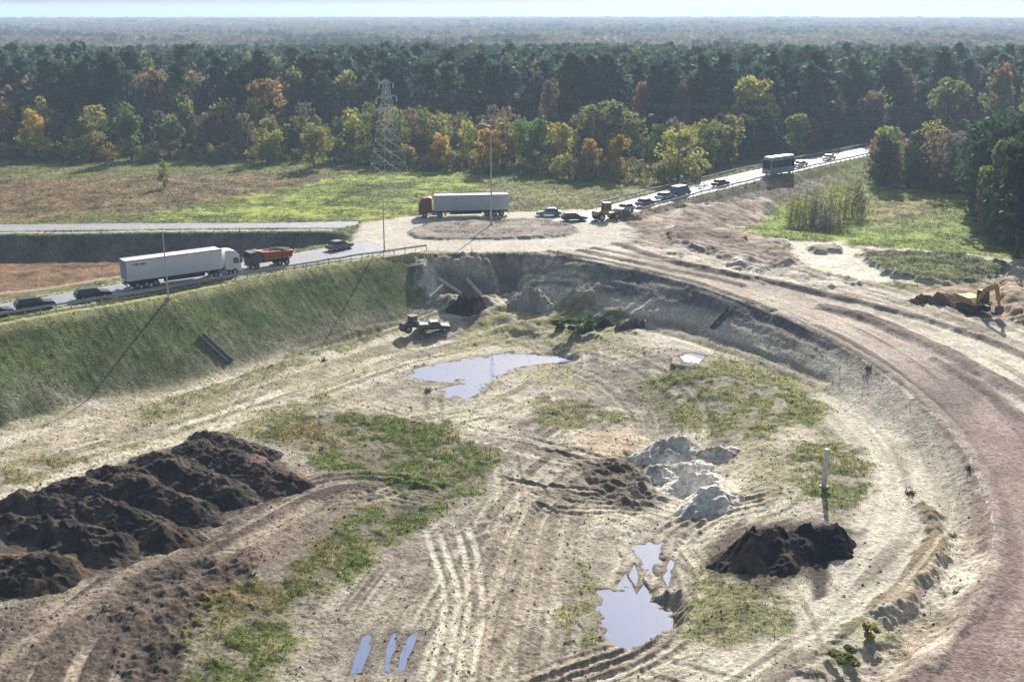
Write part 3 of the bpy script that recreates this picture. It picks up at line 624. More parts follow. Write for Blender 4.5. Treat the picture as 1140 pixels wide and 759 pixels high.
# ------------------------------------------------------------ mesh builder
class MB:
    def __init__(s): s.v = []; s.f = []
    def box(s, x0, x1, y0, y1, z0, z1, tx=0, tx2=None, ty=0):
        """box; the top may be drawn in by tx (front), tx2 (back), ty (sides)"""
        if tx2 is None: tx2 = tx
        n = len(s.v)
        s.v += [(x0, y0, z0), (x1, y0, z0), (x1, y1, z0), (x0, y1, z0), (x0 + tx2, y0 + ty, z1), (x1 - tx, y0 + ty, z1), (x1 - tx, y1 - ty, z1), (x0 + tx2, y1 - ty, z1)]
        s.f += [tuple(n + i for i in q) for q in [(0, 3, 2, 1), (4, 5, 6, 7), (0, 1, 5, 4), (1, 2, 6, 5), (2, 3, 7, 6), (3, 0, 4, 7)]]; return s
    def prof(s, P, y0, y1, inset=None):
        """side profile (x,z) extruded from y0 to y1; inset(z) draws the sides in"""
        n = len(s.v); k = len(P)
        for yy, sg in ((y0, 1), (y1, -1)):
            for x, z in P: s.v.append((x, yy + sg * (inset(z) if inset else 0), z))
        for i in range(k): j = (i + 1) % k; s.f.append((n + i, n + j, n + k + j, n + k + i))
        s.f.append(tuple(n + i for i in range(k))[::-1]); s.f.append(tuple(n + k + i for i in range(k))); return s
    def cyl(s, c, ax, r, L, n=16, r2=None):
        if r2 is None: r2 = r
        a = Vector(ax).normalized(); t = a.orthogonal().normalized(); b = a.cross(t); m = len(s.v); c = Vector(c)
        for k, (o, q) in enumerate(((-L / 2, r), (L / 2, r2))):
            for i in range(n):
                w = 2 * math.pi * i / n; s.v.append(tuple(c + a * o + (t * math.cos(w) + b * math.sin(w)) * q))
        for i in range(n): j = (i + 1) % n; s.f.append((m + i, m + j, m + n + j, m + n + i))
        s.f.append(tuple(m + i for i in range(n))[::-1]); s.f.append(tuple(m + n + i for i in range(n))); return s
    def bar(s, a, b, w, n=4, w2=None):
        a = Vector(a); b = Vector(b); return s.cyl((a + b) / 2, b - a, w, (b - a).length, n, w2)
    def build(s, name, m, parent=None, bev=0.0):
        o = mesh_obj(name, s.v, s.f, m, parent)
        import bmesh as _b
        bm = _b.new(); bm.from_mesh(o.data); _b.ops.recalc_face_normals(bm, faces=bm.faces)
        if bev: _b.ops.bevel(bm, geom=list(bm.edges), offset=bev, segments=2, affect='EDGES', profile=.6)
        bm.to_mesh(o.data); bm.free(); return o
def empty(name, loc=(0, 0, 0), rz=0, label=None, cat=None, group=None):
    o = bpy.data.objects.new(name, None); COL.objects.link(o); o.location = loc; o.rotation_euler = (0, 0, rz); o.empty_display_size = .2
    return tag(o, label, cat, group)
def copy_tree(o, parent=None):
    c = o.copy(); COL.objects.link(c); c.parent = parent
    for ch in [h for h in SC.objects if h.parent == o]: copy_tree(ch, c)
    return c
M['glass'] = mat('dark_glass', (.02, .025, .03), .08, 0, .8)
M['tyre'] = mat('tyre_rubber', (.018, .018, .018), .85, nscale=8, namt=.3)
M['rim'] = mat('wheel_metal', (.35, .35, .36), .4, .7, nscale=4)
M['black'] = mat('black_plastic', (.03, .03, .032), .6, nscale=5, namt=.3)
M['steel'] = mat('galvanised_steel', (.30, .31, .33), .75, .0, nscale=3, namt=.15)
M['white'] = mat('white_paint', (.78, .79, .80), .4, nscale=.8, namt=.06)
M['tarp'] = mat('grey_tarpaulin', (.50, .52, .55), .55, nscale=1.2, namt=.08)
M['lamp'] = mat('headlight_glass', (.8, .8, .78), .1)
M['red_l'] = mat('tail_light', (.4, .02, .02), .2)
M['orange'] = mat('orange_body', (.50, .13, .04), .55, nscale=1.5, namt=.25)
M['maroon'] = mat('dark_red_paint', (.20, .03, .035), .35, nscale=1.5, namt=.12)
M['yellow'] = mat('dusty_yellow_paint', (.42, .28, .05), .6, nscale=2, namt=.3)
M['dusty'] = mat('dusty_dark_paint', (.12, .10, .085), .7, nscale=2, namt=.3)
M['concrete'] = mat('concrete', (.50, .48, .44), .85, nscale=1.5, namt=.15, bump=.01)
M['redtxt'] = mat('red_lettering', (.45, .08, .1), .5)

def wheels(root, xs, track, r, w=.26, name='wheel'):
    for x in xs:
        for sgn in (-1, 1):
            t = MB().cyl((x, sgn * (track / 2 - w / 2), r), (0, 1, 0), r, w, 20).build(name, M['tyre'], root, .03)
            MB().cyl((x, sgn * (track / 2 + .012), r), (0, 1, 0), r * .55, .05, 14).build('rim', M['rim'], t)
def make_car(paint, kind='saloon', L=4.5, H=1.47, W=1.78):
    root = empty('parked_car')
    h = H; a = L / 2
    if kind == 'van': roof = [(-a, .35), (a - .05, .35), (a, .75), (a - .75, 1.08), (a - 1.35, h - .05), (a - 1.7, h), (-a + .1, h), (-a, h - .25)]
    else: roof = [(-a, .32), (a, .32), (a + .02, .62), (a - .12, .80), (a - 1.15, .95), (-a + .75, .98), (-a + .06, .90), (-a, .62)]
    MB().prof(roof, -W / 2, W / 2, (lambda z: .12 * max(0, z - 1.0) if kind == 'van' else (.03 if z > .85 else 0))).build('body', paint, root, .045)
    if kind != 'van':
        sx = -a + (.12 if kind == 'estate' else .45); rx = -a + (.45 if kind == 'estate' else 1.05)
        G = [(a - 1.2, .93), (a - 1.95, h - .05), (rx, h - .04), (sx, .95)]
        MB().prof(G, -W / 2 + .06, W / 2 - .06, lambda z: .2 * max(0, z - .93)).build('windows', M['glass'], root, .03)
        MB().prof([(a - 1.85, h - .055), (a - 2.1, h + .012), (rx + .1, h + .015), (rx - .12, h - .06)], -W / 2 + .14, W / 2 - .14, lambda z: .05 * (z > h)).build('roof', paint, root, .015)
        for sgn in (-1, 1):
            p = MB()
            for x in (a - 2.6,): p.box(x - .04, x + .04, sgn * (W / 2 - .105) - .012, sgn * (W / 2 - .105) + .012, .95, h - .08)
            p.build('door_pillar', paint, root)
    else:
        MB().box(a - 1.5, a - .78, -W / 2 + .08, W / 2 - .08, 1.1, h - .12, .45, 0, .08).build('windscreen', M['glass'], root, .02)
        for sgn in (-1, 1): MB().box(a - 2.4, a - 1.4, sgn * (W / 2 - .02) - .03, sgn * (W / 2 - .02) + .005, 1.1, h - .35).build('side_window', M['glass'], root)
    for sgn in (-1, 1):
        MB().box(a - .12, a + .03, sgn * (W / 2 - .3) - .17, sgn * (W / 2 - .3) + .17, .6, .76).build('headlight', M['lamp'], root, .02)
        MB().box(-a - .02, -a + .08, sgn * (W / 2 - .25) - .14, sgn * (W / 2 - .25) + .14, .66, .84).build('tail_light', M['red_l'], root, .01)
        MB().box(a - 1.5, a - 1.33, sgn * (W / 2 + .1) - .09, sgn * (W / 2 + .1) + .09, .93, 1.06).build('mirror', paint, root, .02)
    MB().box(a - .1, a + .07, -W / 2 + .1, W / 2 - .1, .28, .45).build('bumper', M['black'], root, .03)
    wheels(root, (-a + .85, a - .85), W + .02, .33, .22)
    return root
def cab(root, x0, paint, front, hgt=3.6):
    """tractor cab facing +x, back at x0"""
    x1 = x0 + 2.3
    b = MB().prof([(x0, .95), (x1, .55), (x1 + .03, 1.7), (x1 - .14, 2.9), (x1 - .75, hgt - .05), (x0 + .5, hgt + .1), (x0, hgt)], -1.24, 1.24, lambda z: .06 * max(0, z - 2)).build('cab', paint, root, .07)
    MB().prof([(x1 + .035, 1.75), (x1 - .105, 2.8), (x1 - .2, 2.8), (x1 - .1, 1.75)], -1.05, 1.05).build('windscreen', M['glass'], b, .01)
    MB().box(x1 - .05, x1 + .06, -1.0, 1.0, .75, 1.5).build('grille', M['black'], b, .02)
    MB().box(x1 - .15, x1 + .09, -1.22, 1.22, .42, .72).build('bumper', paint, b, .04)
    for sgn in (-1, 1):
        MB().box(x1 - 1.15, x1 - .25, sgn * 1.21 - .03, sgn * 1.21 + .03, 1.75, 2.55, .2, 0).build('side_window', M['glass'], b)
        MB().box(x1 - .15, x1 + .05, sgn * 1.42 - .12, sgn * 1.42 + .12, 1.8, 2.5).build('mirror', M['black'], b, .03)
        MB().box(x1 - .02, x1 + .105, sgn * .95 - .18, sgn * .95 + .18, .52, .70).build('headlight', M['lamp'], b, .01)
    return b
def make_semi(cabpaint, box, side_txt=False):
    root = empty('semi_truck')          # centred, facing +x, 16.5 m
    cab(root, 5.9, cabpaint, True)
    t = MB().box(-8.2, 5.4, -1.27, 1.27, 1.2, 4.0).build('trailer_body', box, root, .03)
    if box is M['tarp']:
        rb = MB()
        for i in range(22): rb.box(-8.0 + i * .62, -7.92 + i * .62, -1.295, 1.295, 1.25, 3.98)
        rb.build('curtain_ribs', M['tarp'], t)
    for sgn in (-1, 1): MB().box(-8.24, 5.44, sgn * 1.285 - .03, sgn * 1.285 + .03, 3.9, 4.06).build('roof_rail', M['steel'], t)
    for sgn in (-1, 1): MB().box(-8.24, -8.2, sgn * .63 - .6, sgn * .63 + .6, 1.3, 3.88).build('rear_door', M['steel'] if box is M['white'] else M['tarp'], t)
    MB().box(-8.2, 8.0, -.45, .45, .75, 1.15).build('chassis', M['black'], root)
    for sgn in (-1, 1):
        MB().box(-3.2, 2.6, sgn * 1.2 - .03, sgn * 1.2 + .03, .55, 1.08).build('side_guard', M['black'], root)
        MB().box(3.3, 3.5, sgn * .8 - .08, sgn * .8 + .08, .15, 1.2).build('landing_leg', M['steel'], root)
        MB().box(4.9, 5.9, sgn * 1.05 - .25, sgn * 1.05 + .25, .45, .95).build('fuel_tank', M['steel'], root, .05)
        MB().box(-8.3, -8.15, sgn * 1.0 - .2, sgn * 1.0 + .2, .85, 1.0).build('tail_light', M['red_l'], root)
    MB().box(-8.3, -8.2, -1.25, 1.25, .55, .75).build('rear_bumper', M['steel'], root)
    wheels(root, (-6.9, -5.6, -4.3, 4.4, 7.2), 2.5, .5, .32)
    if side_txt:
        for k, (xa, xb) in enumerate([(-7.3, -7.1), (-6.95, -6.6), (-6.5, -6.35), (-6.2, -5.75), (-5.65, -5.45)]): MB().box(xa, xb, -1.279, -1.271, 3.25, 3.55).build('red_mark', M['redtxt'], t)
    if 0:
        cu = bpy.data.curves.new('lettering', 'FONT'); cu.body = 'TRANS'; cu.size = .62; cu.extrude = .01
        o = bpy.data.objects.new('lettering', cu); COL.objects.link(o); dg = bpy.context.evaluated_depsgraph_get(); dg.update()
        me = bpy.data.meshes.new_from_object(o.evaluated_get(dg)); bpy.data.objects.remove(o)
        k = bpy.data.objects.new('lettering', me); COL.objects.link(k); me.materials.clear(); me.materials.append(M['redtxt'])
        k.parent = t; k.location = (-6.6, -1.29, 3.15); k.rotation_euler = (math.pi / 2, 0, 0)
    return root
def pose(o, a_px, b_px, s=1.0, zoff=0.0):
    """stand the thing between two ground points, facing from a to b"""
    a = at(*a_px); b = at(*b_px); x, y = (a[0] + b[0]) / 2, (a[1] + b[1]) / 2; r = math.atan2(b[1] - a[1], b[0] - a[0])
    o.location = (x, y, max(gz(x, y), gz(x + math.cos(r) * 1.5, y + math.sin(r) * 1.5), gz(x - math.cos(r) * 1.5, y - math.sin(r) * 1.5)) + zoff); o.rotation_euler = (0, 0, r); o.scale = (s, s, s)
    return o
t = make_semi(M['white'], M['white'], True); tag(t, 'long white articulated lorry climbing towards the roundabout on the left road', 'truck'); pose(t, (150, 320), (256, 305))
t = make_semi(M['maroon'], M['tarp']); tag(t, 'articulated lorry with dark red cab and grey curtain trailer behind the roundabout', 'truck'); pose(t, (562, 239.5), (470, 241.5))
# dump truck
def make_dumper():
    root = empty('dump_truck')
    b = cab(root, 1.6, M['dusty'], True, 2.9)
    MB().box(-3.7, 3.4, -.45, .45, .75, 1.1).build('chassis', M['black'], root)
    bed = MB().prof([(-3.9, 1.35), (1.2, 1.15), (1.35, 2.5), (1.8, 2.75), (1.8, 2.85), (1.2, 2.75), (-4.2, 2.5)], -1.25, 1.25).build('dump_bed', M['orange'], root, .03)
    for sgn in (-1, 1):
        rb = MB()
        for i in range(7): rb.box(-3.7 + i * .78, -3.58 + i * .78, sgn * 1.29 - .05, sgn * 1.29 + .05, 1.3, 2.55)
        rb.box(-3.7, 1.1, sgn * 1.3 - .05, sgn * 1.3 + .05, 1.85, 1.95).build('bed_ribs', M['maroon'], bed)
    ld = np.array([(x, y) for x in np.linspace(-4.0, 1.1, 14) for y in np.linspace(-1.2, 1.2, 8)]); n = 8
    z = 2.5 + .55 * np.cos((ld[:, 0] + 1.4) / 2.7 * 1.3) * np.cos(ld[:, 1] * 1.2) + .12 * fbm(ld[:, 0], ld[:, 1], .8, 3, 5)
    fs = [(i * n + j, (i + 1) * n + j, (i + 1) * n + j + 1, i * n + j + 1) for i in range(13) for j in range(7)]
    mesh_obj('soil_load', [(p[0], p[1], q) for p, q in zip(ld, z)], fs, mat('dark_soil_load', (.09, .06, .045), .95, nscale=3, namt=.4), bed)
    for sgn in (-1, 1): MB().box(-3.6, -1.2, sgn * 1.1 - .18, sgn * 1.1 + .18, 1.08, 1.16).build('mudguard', M['black'], root)
    wheels(root, (-2.9, -1.6, 2.6), 2.5, .52, .34)
    return root
t = make_dumper(); tag(t, 'loaded dump truck with rusty orange bed in front of the white lorry', 'truck'); pose(t, (316, 293.6), (282, 298), .86)
# cars
P_ = {n: mat(n + '_car_paint', c, .3, .3, nscale=1, namt=.05) for n, c in dict(navy=(.02, .03, .07), black=(.02, .02, .024), grey=(.14, .15, .16), silver=(.45, .48, .5), teal=(.10, .22, .27), blue=(.10, .16, .28), wine=(.12, .02, .03), white=(.75, .75, .75)).items()}
def setname(t, label, cat='car', grp='cars queuing on the roads round the roundabout'):
    tag(t, label, cat, grp); return t
protos = {}
def car(paint, kind, a, b, label, cat='car', s=1.0, **k):
    key = (paint, kind)
    if key not in protos: protos[key] = t = make_car(P_[paint], kind, **k)
    else: t = copy_tree(protos[key])
    t.name = 'van' if kind == 'van' else 'car'
    setname(t, label, cat); pose(t, a, b, s); return t
car('navy', 'estate', (86, 334), (121, 329.5), 'dark navy car closest behind the white lorry')
car('black', 'estate', (20, 346), (58, 341), 'black car second behind the white lorry on the left road', s=1.05)
car('navy', 'saloon', (-22, 355), (9, 350), 'dark car cut off by the left edge of the photo')
car('grey', 'saloon', (366, 280), (390, 275), 'dark grey car leaving the roundabout above the guardrail')
car('teal', 'saloon', (622, 240), (600, 240.5), 'light teal car just right of the red cab lorry')
car('black', 'estate', (627, 246), (651, 245), 'black estate car at the rear rim of the roundabout', H=1.6)
car('grey', 'saloon', (712, 231), (725, 227.5), 'small dark grey car on the far road next to the wheel loader')
car('blue', 'van', (752, 219.5), (763, 216.5), 'blue grey van on the far road', 'van', L=5.0, H=2.1, W=1.95)
car('wine', 'saloon', (796, 208.5), (808, 206), 'dark red car on the far road in front of the bus')
car('white', 'saloon', (886, 187), (897, 184.5), 'white car right behind the bus on the far road')
car('silver', 'saloon', (700, 234.5), (690, 237), 'silver car half hidden behind the wheel loader')
car('silver', 'saloon', (735, 223.5), (745, 221), 'silver car on the far road just before the blue grey van')
car('white', 'saloon', (918, 179.5), (928, 177.3), 'small white car, farthest along the far road')
# bus
def make_bus():
    root = empty('bus')
    b = MB().box(-5.6, 5.6, -1.25, 1.25, .4, 3.25, .15, .05, .06).build('body', mat('blue_grey_bus_paint', (.34, .43, .52), .4, nscale=1, namt=.1), root, .12)
    MB().box(-5.4, 5.3, -1.15, 1.15, 3.24, 3.42, .2, .2, .15).build('roof', M['white'], root, .05)
    for sgn in (-1, 1):
        for i in range(7): MB().box(-5.2 + i * 1.45, -3.95 + i * 1.45, sgn * 1.235 - .03, sgn * 1.235 + .03, 1.45, 2.75, 0, 0, 0).build('window', M['glass'], root)
        MB().box(5.55, 5.64, sgn * .9 - .2, sgn * .9 + .2, .7, .95).build('headlight', M['lamp'], root, .02)
        MB().box(5.5, 5.75, sgn * 1.45 - .1, sgn * 1.45 + .1, 2.0, 2.6).build('mirror', M['black'], root, .02)
    MB().prof([(5.62, 1.3), (5.53, 2.85), (5.45, 2.85), (5.5, 1.3)], -1.1, 1.1).build('windscreen', M['glass'], root)
    MB().box(-5.64, -5.55, -1.0, 1.0, 1.6, 2.8).build('rear_window', M['glass'], root)
    wheels(root, (-3.4, 3.6), 2.45, .5, .3); return root
t = make_bus(); tag(t, 'pale blue bus with white roof coming down the far road', 'bus'); pose(t, (880, 192.5), (852, 196.5), .8); t.scale = (.78, .95, 1.22)
# wheel loader
def make_loader():
    root = empty('wheel_loader')
    MB().prof([(-3.2, 1.0), (-.3, 1.0), (-.3, 1.9), (-3.0, 1.8), (-3.3, 1.5)], -.75, .75).build('engine_body', M['yellow'], root, .06)
    MB().box(-.3, 1.9, -.6, .6, .8, 1.4, .2, 0).build('front_frame', M['yellow'], root, .05)
    c = MB().box(-1.2, .3, -.7, .7, 1.8, 3.2, .15, .1, .06).build('cab', M['glass'], root, .05)
    MB().box(-1.25, .35, -.75, .75, 3.2, 3.32, .1, .1, .05).build('cab_roof', M['yellow'], c, .03)
    p = MB()
    for x in (-1.18, .22):
        for y in (-.7, .7): p.bar((x, y, 1.8), (x * .9, y * .93, 3.25), .06)
    p.build('cab_posts', M['yellow'], c)
    for sgn in (-1, 1): MB().prof([(.9, 1.5), (1.2, 1.75), (2.6, 1.2), (3.3, .6), (3.1, .4), (2.3, .9)], sgn * .5 - .07, sgn * .5 + .07).build('lift_arm', M['yellow'], root, .02)
    k = MB().prof([(3.0, .15), (4.3, .1), (4.35, .18), (3.3, .4), (3.15, .8), (3.35, 1.25), (3.25, 1.3), (2.95, .8)], -1.35, 1.35).build('bucket', M['dusty'], root, .01)
    for sgn in (-1, 1): MB().prof([(3.0, .15), (4.25, .15), (3.35, 1.25), (2.98, .8)], sgn * 1.33 - .03, sgn * 1.33 + .03).build('bucket_side', M['dusty'], k)
    MB().cyl((-2.4, .4, 2.1), (0, 0, 1), .06, .8, 10).build('exhaust_pipe', M['black'], root)
    wheels(root, (-2.1, 1.2), 2.5, .75, .55); return root
t = make_loader(); tag(t, 'dusty yellow wheel loader beside the brown spoil at the roundabout', 'loader'); pose(t, (664, 246), (690, 243), .95)
# excavator
def make_excavator():
    root = empty('excavator'); M['yellow'] = mat('dirty_yellow_paint', (.38, .24, .06), .7, nscale=2, namt=.35)
    for sgn in (-1, 1):
        tr = MB().prof([(-1.9, .25), (-1.6, 0), (1.6, 0), (1.9, .25), (1.9, .6), (1.6, .85), (-1.6, .85), (-1.9, .6)], sgn * 1.15 - .28, sgn * 1.15 + .28).build('crawler_track', M['black'], root, .04)
        w = MB()
        for i in range(6): w.cyl((-1.4 + i * .56, sgn * 1.45, .35), (0, 1, 0), .2, .08, 12)
        w.build('track_rollers', M['dusty'], tr)
    MB().box(-.8, .8, -.9, .9, .5, 1.0).build('undercarriage', M['dusty'], root)
    MB().prof([(-2.3, 1.0), (1.4, 1.0), (1.4, 1.3), (.2, 1.9), (-2.2, 2.0), (-2.45, 1.6)], -1.3, 1.3).build('upper_body', M['yellow'], root, .08)
    c = MB().prof([(.1, 1.25), (1.55, 1.25), (1.6, 2.0), (1.3, 2.95), (.1, 3.0)], .25, 1.25).build('cab', M['glass'], root, .05)
    MB().box(.05, 1.35, .22, 1.28, 2.98, 3.08).build('cab_roof', M['yellow'], c, .03)
    p = MB()
    for y in (.27, 1.23): p.bar((1.58, y, 1.3), (1.33, y, 3.0), .05); p.bar((.12, y, 1.3), (.12, y, 3.0), .06)
    p.build('cab_posts', M['yellow'], c)
    MB().prof([(.6, 1.3), (1.0, 1.2), (2.3, 3.2), (4.3, 4.2), (4.3, 4.5), (3.9, 4.6), (2.0, 3.7)], -.55, -.15).build('boom', M['yellow'], root, .03)
    MB().prof([(3.7, 4.7), (4.2, 4.9), (4.6, 4.4), (5.3, 1.9), (5.1, 1.8)], -.5, -.2).build('dipper_arm', M['yellow'], root, .03)
    MB().prof([(5.0, 2.0), (5.4, 1.9), (5.6, 1.1), (5.2, .5), (4.6, .45), (4.3, .8), (4.4, 1.0), (4.9, .9)], -.9, .2).build('bucket', M['dusty'], root, .02)
    for a, b, r in [((1.2, -.7, 1.4), (2.3, -.7, 3.2), .09), ((2.3, -.35, 3.9), (3.8, -.35, 4.75), .09), ((4.3, -.35, 4.7), (5.2, -.35, 2.3), .06)]: MB().bar(a, b, r, 10).build('hydraulic_ram', M['steel'], root)
    return root
t = make_excavator(); tag(t, 'dusty yellow crawler excavator digging in the sandy pit at the right edge', 'excavator'); pose(t, (1072, 337), (1096, 347), .9, .1)
# road roller and small pick-up at the foot of the cut
def make_roller():
    root = empty('road_roller')
    MB().cyl((1.5, 0, .7), (0, 1, 0), .7, 1.9, 24).build('drum', M['steel'], root, .02)
    MB().box(.6, 2.4, -1.1, 1.1, .6, .85).build('drum_frame', M['dusty'], root, .04)
    MB().box(-2.4, .4, -.8, .8, .8, 1.6, .1, .3).build('engine_body', M['dusty'], root, .08)
    MB().box(-.7, .5, -.65, .65, 1.5, 2.6, .1, .05).build('cab', M['glass'], root, .04)
    MB().box(-.85, .65, -.8, .8, 2.6, 2.72).build('canopy', M['dusty'], root, .03)
    wheels(root, (-1.5,), 2.0, .7, .5); return root
t = make_roller(); tag(t, 'dark earth roller with steel drum parked below the rough cut', 'roller'); pose(t, (452, 372), (468, 366), .85)
def make_pickup():
    root = empty('pickup'); g = mat('dark_green_paint', (.03, .05, .038), .4, nscale=1)
    MB().prof([(-2.6, .45), (2.6, .45), (2.6, .95), (1.3, 1.1), (-2.6, 1.1)], -.9, .9).build('body', g, root, .05)
    MB().prof([(1.25, 1.08), (.6, 1.7), (-.6, 1.72), (-.8, 1.08)], -.82, .82, lambda z: .12 * (z > 1.5)).build('windows', M['glass'], root, .03)
    MB().box(-.65, .65, -.68, .68, 1.71, 1.78).build('roof', M['white'], root, .03)
    for sgn in (-1, 1): MB().box(-2.6, -.85, sgn * .86 - .04, sgn * .86 + .04, 1.1, 1.35).build('bed_side', g, root)
    MB().box(-2.5, -.95, -.8, .8, 1.12, 1.42, .1, .1, .1).build('bed_cover', M['white'], root, .03)
    for sgn in (-1, 1): MB().box(2.5, 2.63, sgn * .7 - .15, sgn * .7 + .15, .75, .95).build('headlight', M['lamp'], root)
    wheels(root, (-1.6, 1.7), 1.85, .38, .25); return root
t = make_pickup(); tag(t, 'green pickup with white roof parked beside the earth roller', 'pickup'); pose(t, (472, 370), (494, 367), .85)
# precast beams lying on the cut
def beam(a, b, w, h, label, tilt=0.4):
    A = at(*a); B = at(*b); za = gz(*A) + h; zb = gz(*B) + h + tilt
    d = math.hypot(B[0] - A[0], B[1] - A[1]); root = MB().box(-d / 2, d / 2, -w / 2, w / 2, -h / 2, h / 2).build('concrete_beam', M['concrete'], None, .03)
    root.location = ((A[0] + B[0]) / 2, (A[1] + B[1]) / 2, (za + zb) / 2); root.rotation_euler = (0, -math.atan2(zb - za, d), math.atan2(B[1] - A[1], B[0] - A[0])); tag(root, label, 'beam', 'concrete beams lying in the rough cut')
beam((487, 311), (514, 327), .5, .4, 'pale concrete beam lying highest on the left of the rough cut')
beam((518, 306), (538, 328), .45, .4, 'pale concrete beam sloping down beside the dark gully')
beam((478, 336), (494, 323), .35, .3, 'thin grey concrete beam lying below the others')
# poles -------------------------------------------------------------------
M['pole'] = mat('pole_steel', (.5, .5, .5), .5, .3, nscale=2, namt=.08)
def lamp(px, py, H, label, arms, az=0.0, r=.09):
    x, y = at(px, py); root = empty('street_lamp', (x, y, gz(x, y) - .05), az, label, 'lamp post')
    MB().cyl((0, 0, H / 2), (0, 0, 1), r * 1.35, H, 12, r * .7).build('pole', M['pole'], root)
    MB().box(-.22, .22, -.22, .22, 0, .25).build('base', M['concrete'], root, .03)
    for s in arms:
        MB().bar((0, 0, H - .1), (s * 1.4, 0, H + .35), .05, 8).build('arm', M['pole'], root)
        MB().box(s * 1.75 - .45, s * 1.75 + .45, -.16, .16, H + .28, H + .42, .1, .1, .05).build('lamp_head', M['white'], root, .03)
    return root
lamp(187.5, 331.5, 8.7, 'slim grey lamp post in front of the white lorry trailer', (), .6)
lamp(428, 280, 8.9, 'slim grey lamp post on the guardrail side of the road before the roundabout', (), .6)
lamp(547, 252, 17.2, 'tall grey mast with two white lamp heads on the roundabout island', (-1, 1), .2, .12)
# pylon
M['pylon'] = mat('pylon_steel', (.52, .54, .56), .8, 0, nscale=2, namt=.1)
def pylon(loc, H, rz, label, grp='pylons carrying the power line'):
    root = empty('pylon', loc, rz, label, 'pylon', grp)
    def leg(z): return 2.9 * (1 - z / H) ** 1.15 + .42
    zs = [0, 3.2, 6, 8.5, 10.8, 12.8, 14.6, 16.2, 17.6, 18.9, 20.0, H]; zs = [z * H / 21.5 if z != H else H for z in zs]
    b = MB()
    for i in range(len(zs) - 1):
        z0, z1 = zs[i], min(zs[i + 1], H - .001); a0, a1 = leg(z0), leg(z1); P0 = [(a0, a0), (-a0, a0), (-a0, -a0), (a0, -a0)]; P1 = [(a1, a1), (-a1, a1), (-a1, -a1), (a1, -a1)]
        for k in range(4):
            l = (k + 1) % 4
            b.bar((*P0[k], z0), (*P1[k], z1), .05); b.bar((*P0[k], z0), (*P1[l], z1), .032); b.bar((*P0[l], z0), (*P1[k], z1), .032); b.bar((*P1[k], z1), (*P1[l], z1), .03)
    b.build('lattice_tower', M['pylon'], root)
    for z, L in ((H - .6, 2.9), (H - 3.6, 4.2), (H - 6.6, 3.2)):
        c = MB()
        for sgn in (-1, 1):
            for y in (-.35, .35): c.bar((0, y, z), (sgn * L, 0, z), .06); c.bar((0, y, z + .8), (sgn * L, 0, z), .05)
            for q in (.3, .6): c.bar((sgn * L * q, -.3 * (1 - q), z), (sgn * L * (q + .15), 0, z + .8 * (1 - q) * .8), .04)
        arm = c.build('cross_arm', M['steel'], root)
        for sgn in (-1, 1): MB().cyl((sgn * L, 0, z - .6), (0, 0, 1), .1, 1.1, 8).build('insulator', M['lamp'], arm)
    return root
PA = at_z(433, 199, 7.7); PB = at_z(1345, 196, 7.4)
PA = (PA[0], PA[1]); az = math.atan2(PB[1] - PA[1], PB[0] - PA[0]) + math.pi / 2
pylon((*PA, gz(*PA)), 21.5, az - .5, 'grey lattice power pylon standing in the field before the forest')
def wire(label, o, zh):
    n = Vector((math.cos(az), math.sin(az), 0)); A = Vector((*PA, gz(*PA) + zh)) + n * o; B = Vector((*PB, gz(*PB) + zh)) + n * o
    b = MB(); pr = None
    for i in range(41):
        t = i / 40; p = A.lerp(B, t); p.z -= 4.5 * 4 * t * (1 - t) 
        if pr is not None: b.bar(pr, p, .012, 4)
        pr = p
    w = b.build('power_line', M['steel']); tag(w, label, 'wire', 'power lines crossing in front of the forest')
wire('overhead wire strung from the pylon across the forest to the right', -2.9, 19.8); wire('overhead wire strung from the pylon across the forest to the right', 2.9, 19.8); wire('overhead wire strung from the pylon across the forest to the right', -4.2, 16.8); wire('overhead wire strung from the pylon across the forest to the right', 4.2, 16.8)
pylon((*PB, gz(*PB)), 21.5, az, 'second lattice power pylon beyond the right edge')
# guardrails ----------------------------------------------------------------
def guardrail(P, label, step=2.0, h=.75, z_=None):
    W = np.asarray(smooth(ats(P), 2))[:, :2]; seg = np.hypot(*np.diff(W, axis=0).T); acc = np.concatenate([[0], np.cumsum(seg)]); n = min(99, int(acc[-1] / step)); s = np.linspace(0, acc[-1], n + 1)
    xs = np.interp(s, acc, W[:, 0]); ys = np.interp(s, acc, W[:, 1]); root = empty('guardrail', (xs[0], ys[0], gz(xs[0], ys[0])), 0, label, 'guardrail'); o = np.array(root.location)
    r = MB(); pp = None; proto = None
    zz = [gz(x, y) for x, y in zip(xs, ys)]
    for i, (x, y, z) in enumerate(zip(xs, ys, zz)):
        p = Vector((x, y, z + h)) - root.location
        if pp is not None:
            d = (p - pp).normalized(); sd = Vector((-d.y, d.x, 0)) * .04
            for dz, e in ((.11, 1), (0, -.6), (-.11, 1)): r.bar(pp + Vector((0, 0, dz)) + sd * e, p + Vector((0, 0, dz)) + sd * e, .06)
        pp = p
        if proto is None: proto = q = MB().box(-.05, .05, -.07, .07, -.1, h + .05).build('post', M['steel'], root)
        else: q = proto.copy(); COL.objects.link(q); q.parent = root
        q.location = (x - root.location.x, y - root.location.y, z - root.location.z)
    r.build('rail', M['steel'], root)
guardrail([(-60, 369), (0, 356), (80, 342.5), (150, 331.5), (220, 319.5), (290, 307), (350, 297), (400, 289), (440, 283), (475, 278.5)], 'steel guardrail along the top of the green embankment', 1.9)
W_ = [(p[0], p[1]) for p in ROADR]; W_ = W_[1:]
R1 = np.asarray(smooth(W_, 1)); T = np.gradient(R1, axis=0); N = np.stack([-T[:, 1], T[:, 0]], 1); N /= np.linalg.norm(N, axis=1)[:, None]
_ats = ats
def ats_world(L): return L
